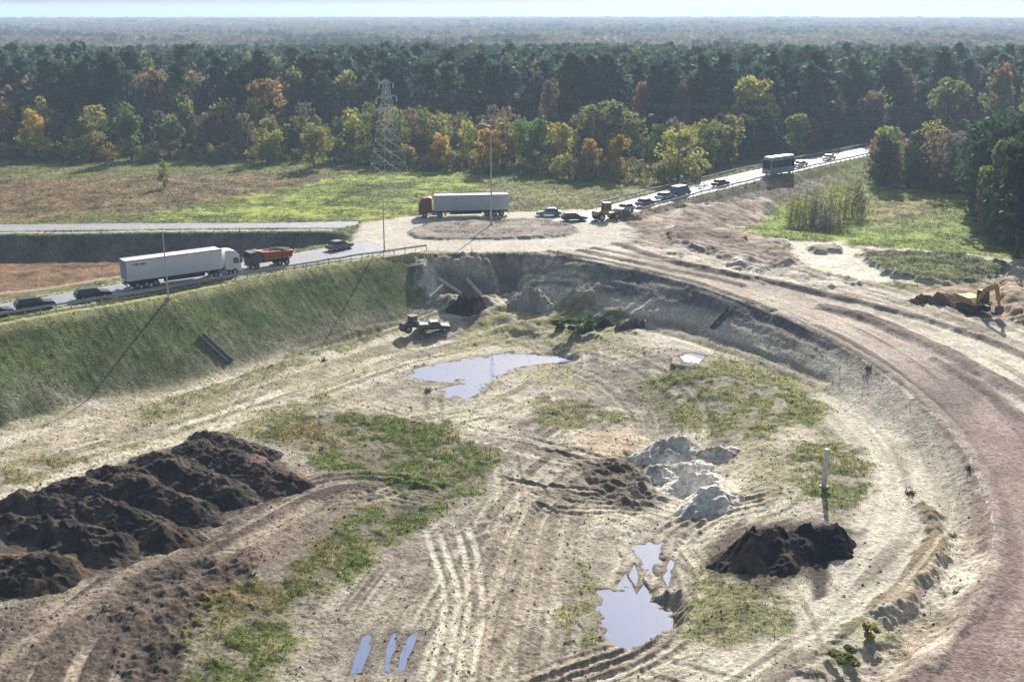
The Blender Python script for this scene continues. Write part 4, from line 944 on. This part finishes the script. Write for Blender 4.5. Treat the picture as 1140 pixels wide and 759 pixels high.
for off, lab in ((4.9, 'steel guardrail along the forest side of the far road'), (-4.9, 'steel guardrail along the spoil side of the far road')):
    ats = lambda L: [tuple(p) for p in L]
    guardrail([tuple(p) for p in R1 + N * off], lab, 3.0)
ats = _ats
# drainage chutes
def chute(a, b, label, w=.8):
    A = at(*a); B = at(*b); n = 10; d = Vector((B[0] - A[0], B[1] - A[1], 0)); L = d.length; d.normalize(); s = Vector((-d.y, d.x, 0)); m = MB(); v = []; f = []
    o = Vector((*A, gz(*A)))
    for i in range(n + 1):
        p = Vector((A[0], A[1], 0)).lerp(Vector((B[0], B[1], 0)), i / n); p.z = gz(p.x, p.y)
        for e, dz in ((-w / 2 - .08, -.3), (-w / 2 - .08, .26), (-w / 2, .26), (-w / 2 + .1, .02), (w / 2 - .1, .02), (w / 2, .26), (w / 2 + .08, .26), (w / 2 + .08, -.3)): v.append(tuple(p + s * e + Vector((0, 0, dz)) - o))
    for i in range(n):
        for k in range(7): f.append((i * 8 + k, i * 8 + k + 1, i * 8 + 9 + k, i * 8 + 8 + k))
    q = mesh_obj('drainage_chute', v, f, mat('dark_concrete', (.10, .10, .10), .9, nscale=2), None); q.location = o; tag(q, label, 'drain', 'drainage chutes on the banks')
chute((224, 372), (257, 403), 'dark drainage chute half way along the green embankment')
chute((812, 346), (793, 366), 'dark drainage chute on the grey bank of the haul road')
# pale column by the weeds, put in for an unidentified white streak
x, y = at(917, 543)
root = empty('stand_in_column', (x, y, gz(x, y) - .1), 0, 'pale column put in for a white streak in the weeds left of the bench road', 'post')
MB().cyl((0, 0, 1.9), (0, 0, 1), .26, 3.8, 14, .2).build('shaft', mat('pale_column', (.66, .64, .60), .8, nscale=1.5, namt=.25), root)
MB().cyl((0, 0, .12), (0, 0, 1), .42, .3, 12).build('footing', M['concrete'], root, .04)
# stump and dark scrub lumps
def clumpy(px, py, s, col, name, label, cat):
    x, y = at(px, py); v = []; f = []; r_ = random.Random(int(px * 13 + py)); 
    base = MB()
    for i in range(26):
        a = r_.uniform(0, 6.28); e = r_.uniform(.1, 1.3); L = r_.uniform(.5, 1) * s; p0 = Vector((r_.gauss(0, .25) * s, r_.gauss(0, .25) * s, -.05)); p1 = p0 + Vector((math.cos(a) * math.cos(e), math.sin(a) * math.cos(e), math.sin(e))) * L
        base.bar(p0, p1, .06 * s, 5, .02 * s)
    o = base.build(name, mat(name + '_wood', col, .95, nscale=3, namt=.4)); o.location = (x, y, gz(x, y)); tag(o, label, cat)
clumpy(361, 402, .8, (.05, .04, .03), 'tree_stump', 'dark uprooted stump on the pale sand strip left of the large puddle', 'stump')
clumpy(1012, 550, .75, (.06, .04, .035), 'root_pile', 'dark tangle of roots on the bench road bend', 'roots')
clumpy(1062, 597, .5, (.07, .05, .04), 'root_pile', 'dark roots on the sandy bank under the haul road', 'roots')
clumpy(1065, 658, .5, (.06, .045, .04), 'root_pile', 'small dark root tangle low on the sandy bank at the lower right', 'roots')
clumpy(967, 412, .8, (.06, .06, .045), 'bare_shrub', 'dark bare shrub on the rim of the haul road', 'shrub')
clumpy(1080, 524, .6, (.07, .05, .05), 'bare_shrub', 'small dark shrub at the haul road bend', 'shrub')
clumpy(358, 500, .5, (.10, .06, .03), 'dry_bush', 'small rusty dry bush left of the grass strip', 'bush')
clumpy(476, 436, .8, (.16, .11, .05), 'dry_bush', 'rusty reed tuft beside the large puddle', 'bush')
clumpy(280, 640, .7, (.06, .045, .03), 'dry_bush', 'dark twigs on the mud above the grass strip', 'bush')
# ------------------------------------------------------------ vegetation
def leaf_quads(P, size, r_, up=.0, flat_=1.0):
    """one small randomly turned quad per point"""
    n = len(P); a = r_.normal(size=(n, 3)); a[:, 2] = a[:, 2] * flat_; a /= np.linalg.norm(a, axis=1)[:, None]
    b = np.cross(a, r_.normal(size=(n, 3))); b /= np.linalg.norm(b, axis=1)[:, None] + 1e-9
    s = (size * r_.uniform(.6, 1.3, n))[:, None]; a = a * s * .5; b = b * s * .5 * r_.uniform(.6, 1, n)[:, None]
    V = np.stack([P - a - b, P + a - b * .6, P + a * .8 + b, P - a * .7 + b], 1).reshape(-1, 3)
    return V, np.arange(4 * n).reshape(-1, 4)
def crown_pts(kind, n, r_, H=10.0):
    """points of a crown of height H (base of the tree at z 0)"""
    if kind == 'pine':
        k = min(26, max(4, n // 3)); out = []
        top = H; bot = H * .42
        for i in range(k):
            t = (i + r_.uniform(0, 1)) / k; z = bot + (top - bot) * t; R = H * .14 * (1 - t ** 2.2) * r_.uniform(.6, 1.2) * (.6 + .4 * min(1, t * 5)) + .25
            a = r_.uniform(0, 6.28); c = np.array([math.cos(a) * R, math.sin(a) * R, z]); m = n // k
            p = r_.normal(size=(m, 3)) * np.array([R * .42 + .2, R * .42 + .2, H * .022]) + c; out.append(p)
        return np.concatenate(out)
    if kind == 'bush': k, bot, Rw = 12, .05, .55
    elif kind == 'round': k, bot, Rw = 26, .10, .40
    elif kind == 'tall': k, bot, Rw = 28, .08, .25
    else: k, bot, Rw = 34, .06, .36
    k = min(k, max(3, n // 3)); out = []
    for i in range(k):
        t = r_.uniform(0, 1); z = H * (bot + (1 - bot) * (.10 + .80 * t)); prof = math.sqrt(max(.05, 1 - (2 * t - .85) ** 2 * .62)); R = H * Rw * prof * r_.uniform(.2, .85)
        a = r_.uniform(0, 6.28); c = np.array([math.cos(a) * R, math.sin(a) * R, z]); br = H * r_.uniform(.07, .15) * (1.3 if kind in ('round', 'bush') else 1)
        m = n // k; d = r_.normal(size=(m, 3)); d /= np.linalg.norm(d, axis=1)[:, None]; rad = br * r_.uniform(.35, 1.0, m) ** .5
        p = d * rad[:, None] * np.array([1, 1, .8]) + c; out.append(p)
    P = np.concatenate(out); P[:, 2] = np.clip(P[:, 2], .15, None); return P
def trunk_mesh(kind, H, r_):
    m = MB(); r0 = H * .022 + .05; segs = 6; p = Vector((0, 0, -.3)); top = H * (.93 if kind == 'pine' else .7); pts = [p]
    for i in range(1, segs + 1): pts.append(Vector((r_.normal() * H * .008, r_.normal() * H * .008, top * i / segs)))
    for i in range(segs): m.bar(pts[i], pts[i + 1], r0 * (1 - .85 * i / segs), 7, r0 * (1 - .85 * (i + 1) / segs))
    for i in range(10 if kind != 'pine' else 8):
        t = r_.uniform(.3 if kind != 'pine' else .45, .95); b = pts[0].lerp(pts[-1], t); a = r_.uniform(0, 6.28); L = H * r_.uniform(.12, .28) * (1 - t * .4) * (.6 if kind == 'pine' else 1)
        m.bar(b, b + Vector((math.cos(a) * L, math.sin(a) * L, L * (.15 if kind == 'pine' else .9))), r0 * .3, 4, r0 * .08)
    return m
LEAF = dict(orange=(.44, .30, .10), gold=(.50, .37, .09), yolive=(.36, .35, .10), olive=(.24, .26, .09), green=(.14, .22, .07), dkgreen=(.036, .066, .03), brown=(.22, .165, .10), rust=(.25, .15, .075), grey=(.20, .185, .15), pine=(.05, .10, .07), pine2=(.085, .14, .07), lime=(.28, .34, .07))
LM = {k: mat(k + '_foliage', v, .75, 0, .25, nscale=.5, namt=.35, randv=.25, trans=.42) for k, v in LEAF.items()}
M['bark'] = mat('bark', (.09, .065, .05), .95, nscale=2, namt=.4); M['pbark'] = mat('pine_bark', (.17, .10, .065), .95, nscale=1.5, namt=.3)
TM = {}
def tree_mesh(kind, var, colr, n, leaf):
    key = (kind, var, colr, n, leaf)
    if key in TM: return TM[key]
    r_ = np.random.default_rng(abs(hash((kind, var))) % 9999 if False else (sum(map(ord, kind)) * 7 + var * 13))
    P = crown_pts(kind, n, r_); V, Qd = leaf_quads(P, np.full(len(P), leaf), r_)
    o = np_mesh('crown', V, Qd, LM[colr]); me = o.data; bpy.data.objects.remove(o)
    t = trunk_mesh(kind, 10.0, r_).build('trunk', M['pbark' if kind == 'pine' else 'bark']); tm = t.data; bpy.data.objects.remove(t)
    TM[key] = (me, tm); return TM[key]
def tree(name, kind, x, y, H, Wd, colr, label, cat='tree', group=None, var=None, n=1100, leaf=.42):
    if var is None: var = random.randrange(5)
    me, tm = tree_mesh(kind, var, colr, n, leaf)
    nat = dict(pine=.36, bush=1.25, round=.98, tall=.62).get(kind, .84) * 10
    root = empty(name, (x, y, gz(x, y) - .05), random.uniform(0, 6.28), label, cat, group); k = H / 10; w = (Wd / nat if Wd else k); root.scale = (w, w, k)
    for nm, md in (('crown', me), ('trunk', tm)): c = bpy.data.objects.new(nm, md); COL.objects.link(c); c.parent = root
    return root
def px_tree(name, kind, px, base, top, wpx, colr, label, depth_base=None, **k):
    """tree whose foot stands on the ground under (px, base)"""
    x, y = at(px, base); g = gz(x, y); dx, dy, dz = ray(px, top); t = math.hypot(x, y) / math.hypot(dx, dy); H = CAMZ + dz * t - g
    zc = y * cp + (CAMZ - g) * sp; W = wpx / F * zc
    return tree(name, kind, x, y, max(1.2, H), W, colr, label, **k)
NT = [('broadleaf_tree', 'oak', 40, 176, 119, 36, 'gold', 'yellow brown tree at the field edge, leftmost of the yellow trees'),
 ('broadleaf_tree', 'oak', 107, 178, 136, 38, 'yolive', 'low olive tree at the field edge between the yellow brown and the tall green tree'),
 ('broadleaf_tree', 'tall', 147, 179, 112, 36, 'green', 'tall green tree at the edge of the field on the left'),
 ('broadleaf_tree', 'oak', 295, 166, 83, 60, 'orange', 'large orange yellow tree rising behind the forest edge on the left'),
 ('broadleaf_tree', 'oak', 298, 181, 131, 42, 'yolive', 'olive tree directly below the large orange tree'),
 ('broadleaf_tree', 'round', 350, 187, 137, 50, 'yolive', 'round yellow green tree at the field edge left of the pylon'),
 ('broadleaf_tree', 'round', 490, 188, 148, 38, 'gold', 'small yellow green tree right of the pylon'),
 ('broadleaf_tree', 'oak', 547, 192, 140, 40, 'orange', 'orange tree directly behind the tall lamp mast'),
 ('broadleaf_tree', 'oak', 610, 172, 86, 34, 'brown', 'tall brown tree in the middle of the forest edge'),
 ('broadleaf_tree', 'round', 674, 186, 111, 92, 'olive', 'wide olive green tree with domed crown left of the round olive tree'),
 ('broadleaf_tree', 'oak', 690, 199, 148, 32, 'gold', 'bright yellow tree in front of the wide domed tree'),
 ('broadleaf_tree', 'oak', 656, 199, 152, 34, 'orange', 'small rusty yellow tree left of the bright yellow one'),
 ('broadleaf_tree', 'round', 754, 203, 141, 64, 'yolive', 'round olive brown tree beside the far road'),
 ('broadleaf_tree', 'oak', 836, 166, 80, 62, 'yolive', 'large yellow olive tree behind the bus'),
 ('broadleaf_tree', 'oak', 900, 160, 82, 50, 'orange', 'orange olive tree right of the large yellow olive tree'),
 ('broadleaf_tree', 'oak', 713, 165, 86, 30, 'rust', 'rust orange tree behind the wide domed tree'),
 ('broadleaf_tree', 'oak', 756, 165, 90, 32, 'brown', 'brown orange tree behind the round olive brown tree'),
 ('broadleaf_tree', 'tall', 885, 172, 125, 38, 'lime', 'yellow green tree just above the bus'),
 ('broadleaf_tree', 'oak', 1000, 150, 70, 40, 'brown', 'brown domed tree behind the end of the far road'),
 ('broadleaf_tree', 'oak', 1052, 160, 84, 60, 'olive', 'olive tree standing above the right forest edge'),
 ('broadleaf_tree', 'oak', 1108, 160, 80, 50, 'olive', 'dull green tree near the right border above the dark trees'),
 ('broadleaf_tree', 'oak', 545, 150, 97, 26, 'orange', 'slim orange tree in the dark forest above the lamp mast'),
 ('broadleaf_tree', 'oak', 28, 150, 70, 40, 'rust', 'rusty tree in the forest near the left border'),
 ('broadleaf_tree', 'oak', 368, 150, 75, 28, 'yolive', 'pale olive tree in the forest right of the large orange tree'),
 ('broadleaf_tree', 'tall', 1106, 268, 150, 52, 'olive', 'dense olive tree at the corner of the right meadow'),
 ('evergreen_tree', 'oak', 1140, 283, 118, 78, 'dkgreen', 'large dark green tree at the right border of the photo'),
 ('evergreen_tree', 'oak', 1170, 300, 120, 80, 'dkgreen', 'dark green tree cut off by the right border'),
 ('broadleaf_tree', 'oak', 1090, 245, 172, 44, 'brown', 'dark rusty tree behind the olive tree at the meadow corner'),
 ('shrub', 'bush', 183, 209, 178, 22, 'lime', 'lone yellow green shrub in the left field')]
for a in NT: tree(a[0], a[1], *((0, 0)), 1, 1, a[6], a[7]) if False else px_tree(*a, n=2200)
# forest edge: shrubs and small trees
r2 = random.Random(5)
edge = [(-160, 176), (0, 177), (120, 181), (240, 181), (400, 184), (480, 189), (600, 197), (690, 206), (780, 206)]
def lin(P, t):
    t *= (len(P) - 1); i = min(int(t), len(P) - 2); f = t - i; return P[i][0] + (P[i + 1][0] - P[i][0]) * f, P[i][1] + (P[i + 1][1] - P[i][1]) * f
for i in range(170):
    px, py = lin(edge, (i + r2.random()) / 170); py -= abs(r2.gauss(0, 3.2)); h = r2.uniform(9, 32); c = r2.choice(['olive', 'olive', 'yolive', 'brown', 'grey', 'green', 'gold', 'yolive'])
    px_tree('shrub', 'bush', px, py, py - h, h * r2.uniform(.9, 1.5), c, 'low autumn shrub along the forest edge behind the field', group='low shrubs along the forest edge', n=360, leaf=.6, cat='shrub', var=r2.randrange(4))
edge2 = [(-160, 172), (100, 174), (400, 178), (600, 189), (800, 194)]
for i in range(150):
    px, py = lin(edge2, (i + r2.random()) / 150); py -= abs(r2.gauss(0, 6)); h = r2.uniform(34, 64); c = r2.choice(['olive', 'brown', 'grey', 'green', 'yolive', 'olive', 'dkgreen', 'brown', 'yolive', 'olive', 'yolive', 'green'])
    px_tree('broadleaf_tree', r2.choice(['oak', 'round', 'round']), px, py, py - h, h * r2.uniform(.5, .8), c, 'mixed autumn tree standing in the forest edge belt', group='mixed trees of the forest edge', n=800, leaf=.5, var=r2.randrange(4))
# right: belt behind the meadow and along the far road
for i in range(95):
    px = 800 + 390 * r2.random(); 
    py = np.interp(px, [800, 860, 905, 960, 975, 1075, 1085, 1190], [186, 172, 162, 156, 202, 208, 214, 228]) - abs(r2.gauss(0, 8)) ; h = r2.uniform(36, 60); c = r2.choice(['grey', 'brown', 'olive', 'grey', 'yolive', 'dkgreen', 'rust', 'brown'])
    if px < 975 and py > 158 and 850 < px: py = min(py, 158)
    px_tree('broadleaf_tree', r2.choice(['oak', 'tall']), px, py, py - h, h * r2.uniform(.55, .85), c, 'brownish autumn tree in the belt round the far road and right meadow', group='trees round the far road', n=800, leaf=.5, var=r2.randrange(4))
for i in range(34):
    px = 968 + 120 * r2.random(); py = 206 + 12 * r2.random() * (px - 960) / 120; h = r2.uniform(28, 74)
    px_tree('broadleaf_tree', 'oak', px, py, py - h, h * r2.uniform(.5, .7), r2.choice(['grey', 'dkgreen', 'dkgreen', 'brown', 'green']), 'dull shaded tree along the back of the right meadow', group='trees behind the right meadow', n=800, leaf=.5, var=r2.randrange(4))
for i in range(30):
    px = 1088 + 110 * r2.random(); py = 228 + 60 * r2.random() ** .8 * min(1, (px - 1080) / 50); h = r2.uniform(60, 140)
    px_tree('evergreen_tree', 'oak', px, py, py - h, h * .75, r2.choice(['dkgreen', 'dkgreen', 'pine', 'dkgreen', 'dkgreen']), 'dark tree in the shaded stand right of the meadow', group='dark trees right of the meadow', n=1500, leaf=.5, var=r2.randrange(4))
# pines: front rows as single trees
cnt = 0
while cnt < 290:
    y = 318 + 110 * r2.random() ** 1.2; x = (r2.random() * 2 - 1) * y * .56
    if x > y * .27 and y < 345: continue
    if abs(x - .315 * y) < 10: continue
    tree('pine_tree', 'pine', x, y, r2.uniform(19, 25), None, r2.choice(['pine', 'pine', 'pine2', 'dkgreen']), 'dark pine in the dense front rows of the forest', group='pines in the front rows of the forest', n=700, leaf=.55, var=r2.randrange(5)); cnt += 1
# scattered autumn crowns among the pines
for i in range(80):
    y = 320 + 150 * r2.random(); x = (r2.random() * 2 - 1) * y * .52
    tree('broadleaf_tree', 'oak', x, y, r2.uniform(16, 24), r2.uniform(8, 13), r2.choice(['orange', 'yolive', 'brown', 'rust', 'olive', 'olive', 'brown', 'yolive', 'grey', 'green']), 'autumn coloured tree among the pines of the forest', group='autumn trees among the pines', n=700, leaf=.55, var=r2.randrange(4))
# the far forest as one mass
def far_forest():
    Vs, Qs, Cs = [], [], []; nv = 0
    def tmpl(kind, n, leaf, sd):
        r_ = np.random.default_rng(sd); P = crown_pts(kind, n, r_)
        return leaf_quads(P, np.full(len(P), leaf), r_)[0]
    bands = [(335, 480, 34, 230, .85), (480, 760, 36, 110, 1.15), (760, 1400, 70, 50, 1.6), (1400, 2400, 100, 28, 2.3), (2400, 4300, 150, 20, 3.0)]
    for bi, (r0, r1, area, nq, leaf) in enumerate(bands):
        A = math.radians(70) / 2 * (r1 ** 2 - r0 ** 2); n = int(A / area); rad = np.sqrt(rng.uniform(r0 ** 2, r1 ** 2, n)); an = rng.uniform(-math.radians(35), math.radians(35), n)
        x = rad * np.sin(an); y = rad * np.cos(an); ok = (y > 318) 
        rp = np.array([p[:2] for p in ROADR[-2:]]); 
        d = pdist(x, y, [tuple(rp[0]), tuple(rp[1] + (rp[1] - rp[0]) * 3)])[0]; ok &= d > 9
        ok &= ~((y < 345) & (x > .27 * y))
        x, y, rad = x[ok], y[ok], rad[ok]; n = len(x)
        con = (vn(x / 90, y / 90, 5) * .7 + vn(x / 25, y / 25, 6) * .3) < np.interp(rad, [300, 650, 900, 2500], [.58, .66, .30, .22]); kinds = np.where(con, 0, 1)
        pines = [tmpl('pine', nq, leaf * .9, 50 + bi * 7 + k) for k in range(4)]; decs = [tmpl('oak', nq, leaf, 90 + bi * 7 + k) for k in range(4)]
        g = gzv(x, y); H = (rng.uniform(15, 21, n) if r0 > 400 else rng.uniform(17, 23, n)) * np.where(kinds == 1, .92, 1) * (1 + (0.12 if r0 > 2000 else 0)); wsc = np.where(kinds == 0, 1.0, rng.uniform(.8, 1.15, n)) * {0: 1, 1: 1, 2: 1.25, 3: 1.4, 4: 1.8}[bi]
        pc = np.array([LEAF['pine'], LEAF['pine2'], LEAF['dkgreen']]); dc = np.array([LEAF['brown'], LEAF['olive'], LEAF['rust'], LEAF['grey'], LEAF['yolive'], LEAF['brown'], LEAF['grey'], LEAF['grey']])
        rr_ = rng.uniform(0, 6.28, n)
        for kd, T in ((0, pines), (1, decs)):
            for v, tv in enumerate(T):
                s = np.nonzero((kinds == kd) & (np.arange(n) % 4 == v))[0]
                if not len(s): continue
                ca, sa = np.cos(rr_[s])[:, None], np.sin(rr_[s])[:, None]; k = (H[s] / 10)[:, None]; w = k * wsc[s][:, None]
                px_ = tv[None, :, 0]; py_ = tv[None, :, 1]
                VX = x[s][:, None] + (px_ * ca - py_ * sa) * w; VY = y[s][:, None] + (px_ * sa + py_ * ca) * w; VZ = g[s][:, None] + tv[None, :, 2] * k
                V = np.stack([VX, VY, VZ], -1).reshape(-1, 3); m = len(V) // 4; Vs.append(V); Qs.append(np.arange(len(V)).reshape(-1, 4) + nv); nv += len(V)
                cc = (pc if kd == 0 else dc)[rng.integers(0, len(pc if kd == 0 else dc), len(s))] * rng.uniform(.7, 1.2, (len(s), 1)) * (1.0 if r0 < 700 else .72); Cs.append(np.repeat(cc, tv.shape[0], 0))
    V = np.concatenate(Vs); print('far forest quads', len(V) // 4)
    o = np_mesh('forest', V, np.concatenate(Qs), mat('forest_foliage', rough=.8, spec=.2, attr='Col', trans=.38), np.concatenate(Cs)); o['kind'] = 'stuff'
    tag(o, 'far pine and autumn forest reaching to the horizon', 'forest')
far_forest()
# grasses and weeds as tufts of blades
def tufts():
    Vs, Cs = [], []; tot = 0
    acc = np.zeros(X.size)
    for idx, w in GP: np.maximum.at(acc, idx, w)
    cellA = (Rg.ravel() ** 2) * (ang[1] - ang[0]) * np.gradient(np.log(rr)).repeat(NA)
    lam = acc * cellA * 9.0; lam[Rg.ravel() > 200] = 0; k = rng.poisson(np.clip(lam, 0, 3)); idx = np.repeat(np.arange(X.size), k); n = len(idx); print('tufts', n)
    x = X[idx] + rng.normal(0, .1, n); y = Y[idx] + rng.normal(0, .1, n); z = Z[idx]
    return x, y, z, acc[idx]
def blades(x, y, z, hgt, wid, cols, name, label, per=5):
    n = len(x); x = np.repeat(x, per); y = np.repeat(y, per); z = np.repeat(z, per); hgt = np.repeat(hgt, per); wid = np.repeat(wid, per); cols = np.repeat(cols, per, 0); m = len(x)
    x = x + rng.normal(0, .13, m); y = y + rng.normal(0, .13, m); a = rng.uniform(0, 6.28, m); h = hgt * rng.uniform(.5, 1.2, m) * np.where(rng.uniform(0, 1, m) < .05, 2.6, 1); w = wid * .5; dx, dy = np.cos(a) * w, np.sin(a) * w; lx, ly = rng.normal(0, .35, m) * h, rng.normal(0, .35, m) * h
    V = np.stack([np.stack([x - dx, y - dy, z - .03], 1), np.stack([x + dx, y + dy, z - .03], 1), np.stack([x + lx, y + ly, z + h], 1)], 1).reshape(-1, 3)
    o = np_mesh(name, V, np.arange(3 * m).reshape(-1, 3), M['grassm'], np.repeat(cols * rng.uniform(.75, 1.3, (m, 1)), 3, 0), k=3); o['kind'] = 'stuff'; tag(o, label, 'grass'); return o
M['grassm'] = mat('grass_blades', rough=.8, spec=.2, attr='Col', trans=.35)
x, y, z, w = tufts()
nz = fbm(x, y, 2.5, 3, 400); k = rng.uniform(0, 1, len(x))
k = np.where(w < .28, .5 + k * .6, k)
cols = np.where((k < .55 + nz * .5)[:, None], np.array([.09, .13, .03])[None], np.where((k < .85)[:, None], np.array([.17, .15, .055])[None], np.array([.17, .09, .04])[None]))
blades(x, y, z, (.08 + .16 * rng.uniform(0, 1, len(x)) ** 3) * (.6 + .6 * w), np.full(len(x), .06), cols, 'grass', 'green and rusty grass growing in patches on the site', 4)
# field grass beyond the roads
n = 130000; yy = rng.uniform(150, 330, n); xx = rng.uniform(-.62, .62, n) * yy
ok = (~pdist(xx, yy, CREST, True)[3]) & (~pdist(xx, yy, PIT, True)[3])
gi = np.clip(np.searchsorted(rr, np.hypot(xx, yy)), 0, NR - 1) * NA + np.clip(((np.arctan2(xx, yy) - ang[0]) / (ang[1] - ang[0])).astype(int), 0, NA - 1)
cc = C[gi]; ok &= (cls[gi] == 0) & (cc.sum(1) < .55); ok &= ~((xx > 15) & (cc[:, 1] < cc[:, 0] * .85)); xx, yy, cc = xx[ok], yy[ok], cc[ok]
blades(xx, yy, gzv(xx, yy), rng.uniform(.10, .4, len(xx)), np.full(len(xx), .12), cc * 1.1, 'field_grass', 'rough meadow grass and brown weeds in the fields behind the roads', 3)
# tall reeds by the far road
R_ = ats([(876, 252), (880, 236), (905, 226), (940, 222), (962, 226), (958, 240), (925, 252)])
r3 = np.random.default_rng(3)
for lab, col, pxc, pyc, s, hh in [('tall pale bare shrub, leftmost of the thicket beside the right meadow', 'yolive', 886, 252, 20, 40), ('tall tangled shrub in the middle of the thicket beside the right meadow', 'grey', 908, 250, 26, 46), ('tall yellowish shrub in the thicket beside the right meadow, second from the right', 'yolive', 930, 247, 26, 48), ('brownish shrub at the right end of the thicket beside the meadow', 'brown', 951, 241, 24, 44), ('shorter grey shrub in front of the thicket beside the meadow', 'grey', 918, 256, 34, 24)]:
    x, y = at(pxc, pyc); z0 = gz(x, y); zc = y * cp + 37 * sp; W = s / F * zc; H = hh / F * zc; v = MB(); P = []
    for i in range(46):
        a = r3.uniform(0, 6.28); d = r3.uniform(0, 1) ** .5 * W * .55; p0 = Vector((math.cos(a) * d, math.sin(a) * d, -.2)); p1 = p0 + Vector((r3.normal() * .5, r3.normal() * .5, H * r3.uniform(.55, 1.0))); v.bar(p0, p1, .05, 3, .015)
        for q in range(16): t = r3.uniform(.2, 1); P.append(p0.lerp(p1, t) + Vector((r3.normal() * .3, r3.normal() * .3, 0)))
    root = empty('bare_shrub', (x, y, z0), 0, lab, 'shrub'); v.build('stems', mat('reed_stem', (.22, .18, .10), .9), root)
    V, Qd = leaf_quads(np.array([tuple(p) for p in P]), np.full(len(P), .30), r3); o = np_mesh('foliage', V, Qd, LM[col]); o.parent = root
# green scrub on the site
for px, base, h, wd, c, lab in [(645, 371, 20, 44, 'green', 'dark green scrub beside the small dark earth mound'), (620, 366, 14, 34, 'yolive', 'yellowish scrub left of the dark green scrub'), (940, 738, 13, 46, 'olive', 'low dark green scrub on the sandy bank at the bottom right'), (968, 712, 8, 34, 'yolive', 'small olive bush above the low dark green scrub at the bottom right')]:
    px_tree('shrub', 'bush', px, base, base - h, wd, c, lab, n=1400, leaf=1.0, cat='shrub')
# ------------------------------------------------------------ light, sky, air
EL = math.radians(29); AZ = math.radians(13)      # sun ahead of the camera, a little to the right
w = bpy.data.worlds.new('World'); SC.world = w; w.use_nodes = True; nt = w.node_tree; bg = nt.nodes['Background']
sky = nt.nodes.new('ShaderNodeTexSky'); sky.sky_type = 'NISHITA'; sky.sun_disc = False; sky.sun_elevation = EL; sky.sun_rotation = AZ; sky.dust_density = 4.0; sky.air_density = 1.0; sky.ozone_density = 1.2
nt.links.new(sky.outputs[0], bg.inputs[0]); bg.inputs[1].default_value = .072
sl = bpy.data.lights.new('sun', 'SUN'); sl.energy = 5.0; sl.angle = math.radians(.55); sl.color = (1, .975, .94)
so = bpy.data.objects.new('sun', sl); COL.objects.link(so)
d = Vector((math.sin(AZ) * math.cos(EL), math.cos(AZ) * math.cos(EL), math.sin(EL))); so.rotation_euler = d.to_track_quat('Z', 'Y').to_euler()
hz = MB().box(-7000, 7000, -150, 9600, -8, 75).build('haze', None); hz['kind'] = 'stuff'; tag(hz, 'pale blue autumn haze filling the air over the site and forest', 'haze')
hm = bpy.data.materials.new('haze_air'); hm.use_nodes = True; n2 = hm.node_tree; n2.nodes.remove(n2.nodes['Principled BSDF'])
pv = n2.nodes.new('ShaderNodeVolumePrincipled'); pv.inputs['Color'].default_value = (.60, .77, 1, 1); pv.inputs['Density'].default_value = HAZE_D; pv.inputs['Anisotropy'].default_value = .2
n2.links.new(pv.outputs[0], n2.nodes['Material Output'].inputs['Volume']); hz.data.materials.append(hm)
SC.view_settings.view_transform = 'Standard'; SC.view_settings.look = 'None'; SC.view_settings.gamma = 1; SC.view_settings.exposure = EXPO
SC.cycles.volume_bounces = 1; SC.cycles.max_bounces = 5; SC.cycles.transparent_max_bounces = 4; SC.cycles.use_denoising = True
